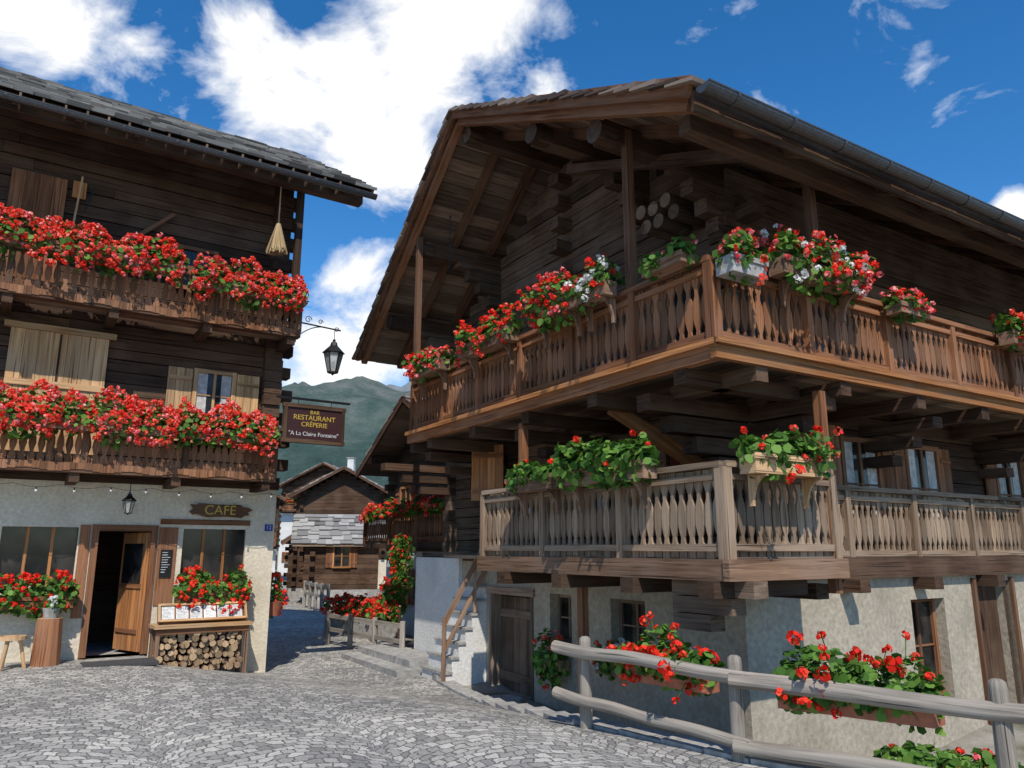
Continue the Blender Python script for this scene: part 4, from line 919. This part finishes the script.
mb.beam(p+Vector((0,0,.4)),q+Vector((0,0,.4)),.06,.1,W_FENCE); mb.beam(p+Vector((0,0,.05)),q+Vector((0,0,.05)),.06,.1,W_FENCE); mb.obj('wooden_rail_fence')
mb=MB()
for k in range(2): mb.box(Q,(7.6+.25*k,10.4),(.0+.35*k,1.1),(-.7,-.4+.12*k),STONE,0)
mb.obj('stone_step')
# ------------------------------------------------------------------ world
SUNAZ=Vector((.10,-1,0)).normalized(); EL=math.radians(50)
sd=Vector((SUNAZ.x*math.cos(EL),SUNAZ.y*math.cos(EL),math.sin(EL)))
w=bpy.data.worlds.new('World'); scene.world=w; w.use_nodes=True; nt=w.node_tree; nt.nodes.clear()
sky=N(nt,'ShaderNodeTexSky',sky_type='NISHITA'); sky.sun_disc=False; sky.sun_elevation=EL; sky.sun_rotation=math.atan2(sd.x,sd.y); sky.altitude=1500; sky.air_density=1.0; sky.dust_density=.4; sky.ozone_density=2.0
tc=N(nt,'ShaderNodeTexCoord'); vn=N(nt,'ShaderNodeVectorMath',operation='NORMALIZE'); nt.links.new(tc.outputs['Generated'],vn.inputs[0])
p_=math.radians(12.3)
def pdir(x,y):
    u=(x-512)/760; v=(384-y)/760; return Vector((u,math.cos(p_)-v*math.sin(p_),math.sin(p_)+v*math.cos(p_))).normalized()
cur=None
for (x,y,r,s) in ((290,95,.15,1),(350,75,.15,1),(420,50,.16,1),(490,15,.15,1),(550,88,.07,.9),(370,150,.14,1),(365,275,.10,.85),(345,360,.15,1),(60,15,.13,.55),(120,60,.08,.5),(10,5,.12,.65),(345,400,.14,.9),(1015,212,.035,.9)):
    dn=N(nt,'ShaderNodeVectorMath',operation='DISTANCE'); nt.links.new(vn.outputs[0],dn.inputs[0]); dn.inputs[1].default_value=pdir(x,y)
    mr=N(nt,'ShaderNodeMapRange'); mr.interpolation_type='SMOOTHSTEP'; nt.links.new(dn.outputs['Value'],mr.inputs[0]); mr.inputs[1].default_value=0; mr.inputs[2].default_value=r; mr.inputs[3].default_value=s; mr.inputs[4].default_value=0
    cur=mr.outputs[0] if cur is None else M(nt,'MAXIMUM',cur,mr.outputs[0])
nA=N(nt,'ShaderNodeTexNoise'); nA.inputs['Scale'].default_value=6.5; nA.inputs['Detail'].default_value=9; nA.inputs['Roughness'].default_value=.6; nA.inputs['Distortion'].default_value=.35
mp=N(nt,'ShaderNodeMapping'); mp.inputs['Scale'].default_value=(1,1,1.5); nt.links.new(vn.outputs[0],mp.inputs[0]); nt.links.new(mp.outputs[0],nA.inputs['Vector'])
val=M(nt,'ADD',M(nt,'MULTIPLY',cur,.68),M(nt,'MULTIPLY',M(nt,'SUBTRACT',nA.outputs[0],.5),1.8))
mask=ramp(nt,val,[(.15,(0,0,0)),(.5,(1,1,1))])
cc=ramp(nt,val,[(.2,(.82,.89,1)),(.42,(1,1,1)),(.8,(1,1,1)),(1,(.84,.88,.95))])
hs=N(nt,'ShaderNodeHueSaturation'); hs.inputs['Saturation'].default_value=1.35; hs.inputs['Value'].default_value=1.2; nt.links.new(sky.outputs[0],hs.inputs['Color'])
b1=N(nt,'ShaderNodeBackground'); b1.inputs[1].default_value=.15; nt.links.new(hs.outputs[0],b1.inputs[0])
b2=N(nt,'ShaderNodeBackground'); b2.inputs[1].default_value=1.1; nt.links.new(cc.outputs[0],b2.inputs[0])
mx=N(nt,'ShaderNodeMixShader'); nt.links.new(mask.outputs[0],mx.inputs[0]); nt.links.new(b1.outputs[0],mx.inputs[1]); nt.links.new(b2.outputs[0],mx.inputs[2])
wo=N(nt,'ShaderNodeOutputWorld'); nt.links.new(mx.outputs[0],wo.inputs[0])
sl=bpy.data.lights.new('sun','SUN'); sl.energy=4.4; sl.angle=math.radians(.5); sl.color=(1,.93,.83); s_=bpy.data.objects.new('sun',sl); scene.collection.objects.link(s_)
s_.rotation_euler=(-sd).to_track_quat('-Z','Y').to_euler(); s_.location=(0,-10,20)
scene.view_settings.view_transform='Standard'; scene.view_settings.look='None'; scene.view_settings.exposure=0
cd=bpy.data.cameras.new('camera'); cd.sensor_width=36; cd.lens=36*760/1024; cd.clip_end=12000; cd.clip_start=.05
co=bpy.data.objects.new('camera',cd); scene.collection.objects.link(co); co.location=(0,0,1.65); co.rotation_euler=(math.radians(90+12.3),0,0); scene.camera=co
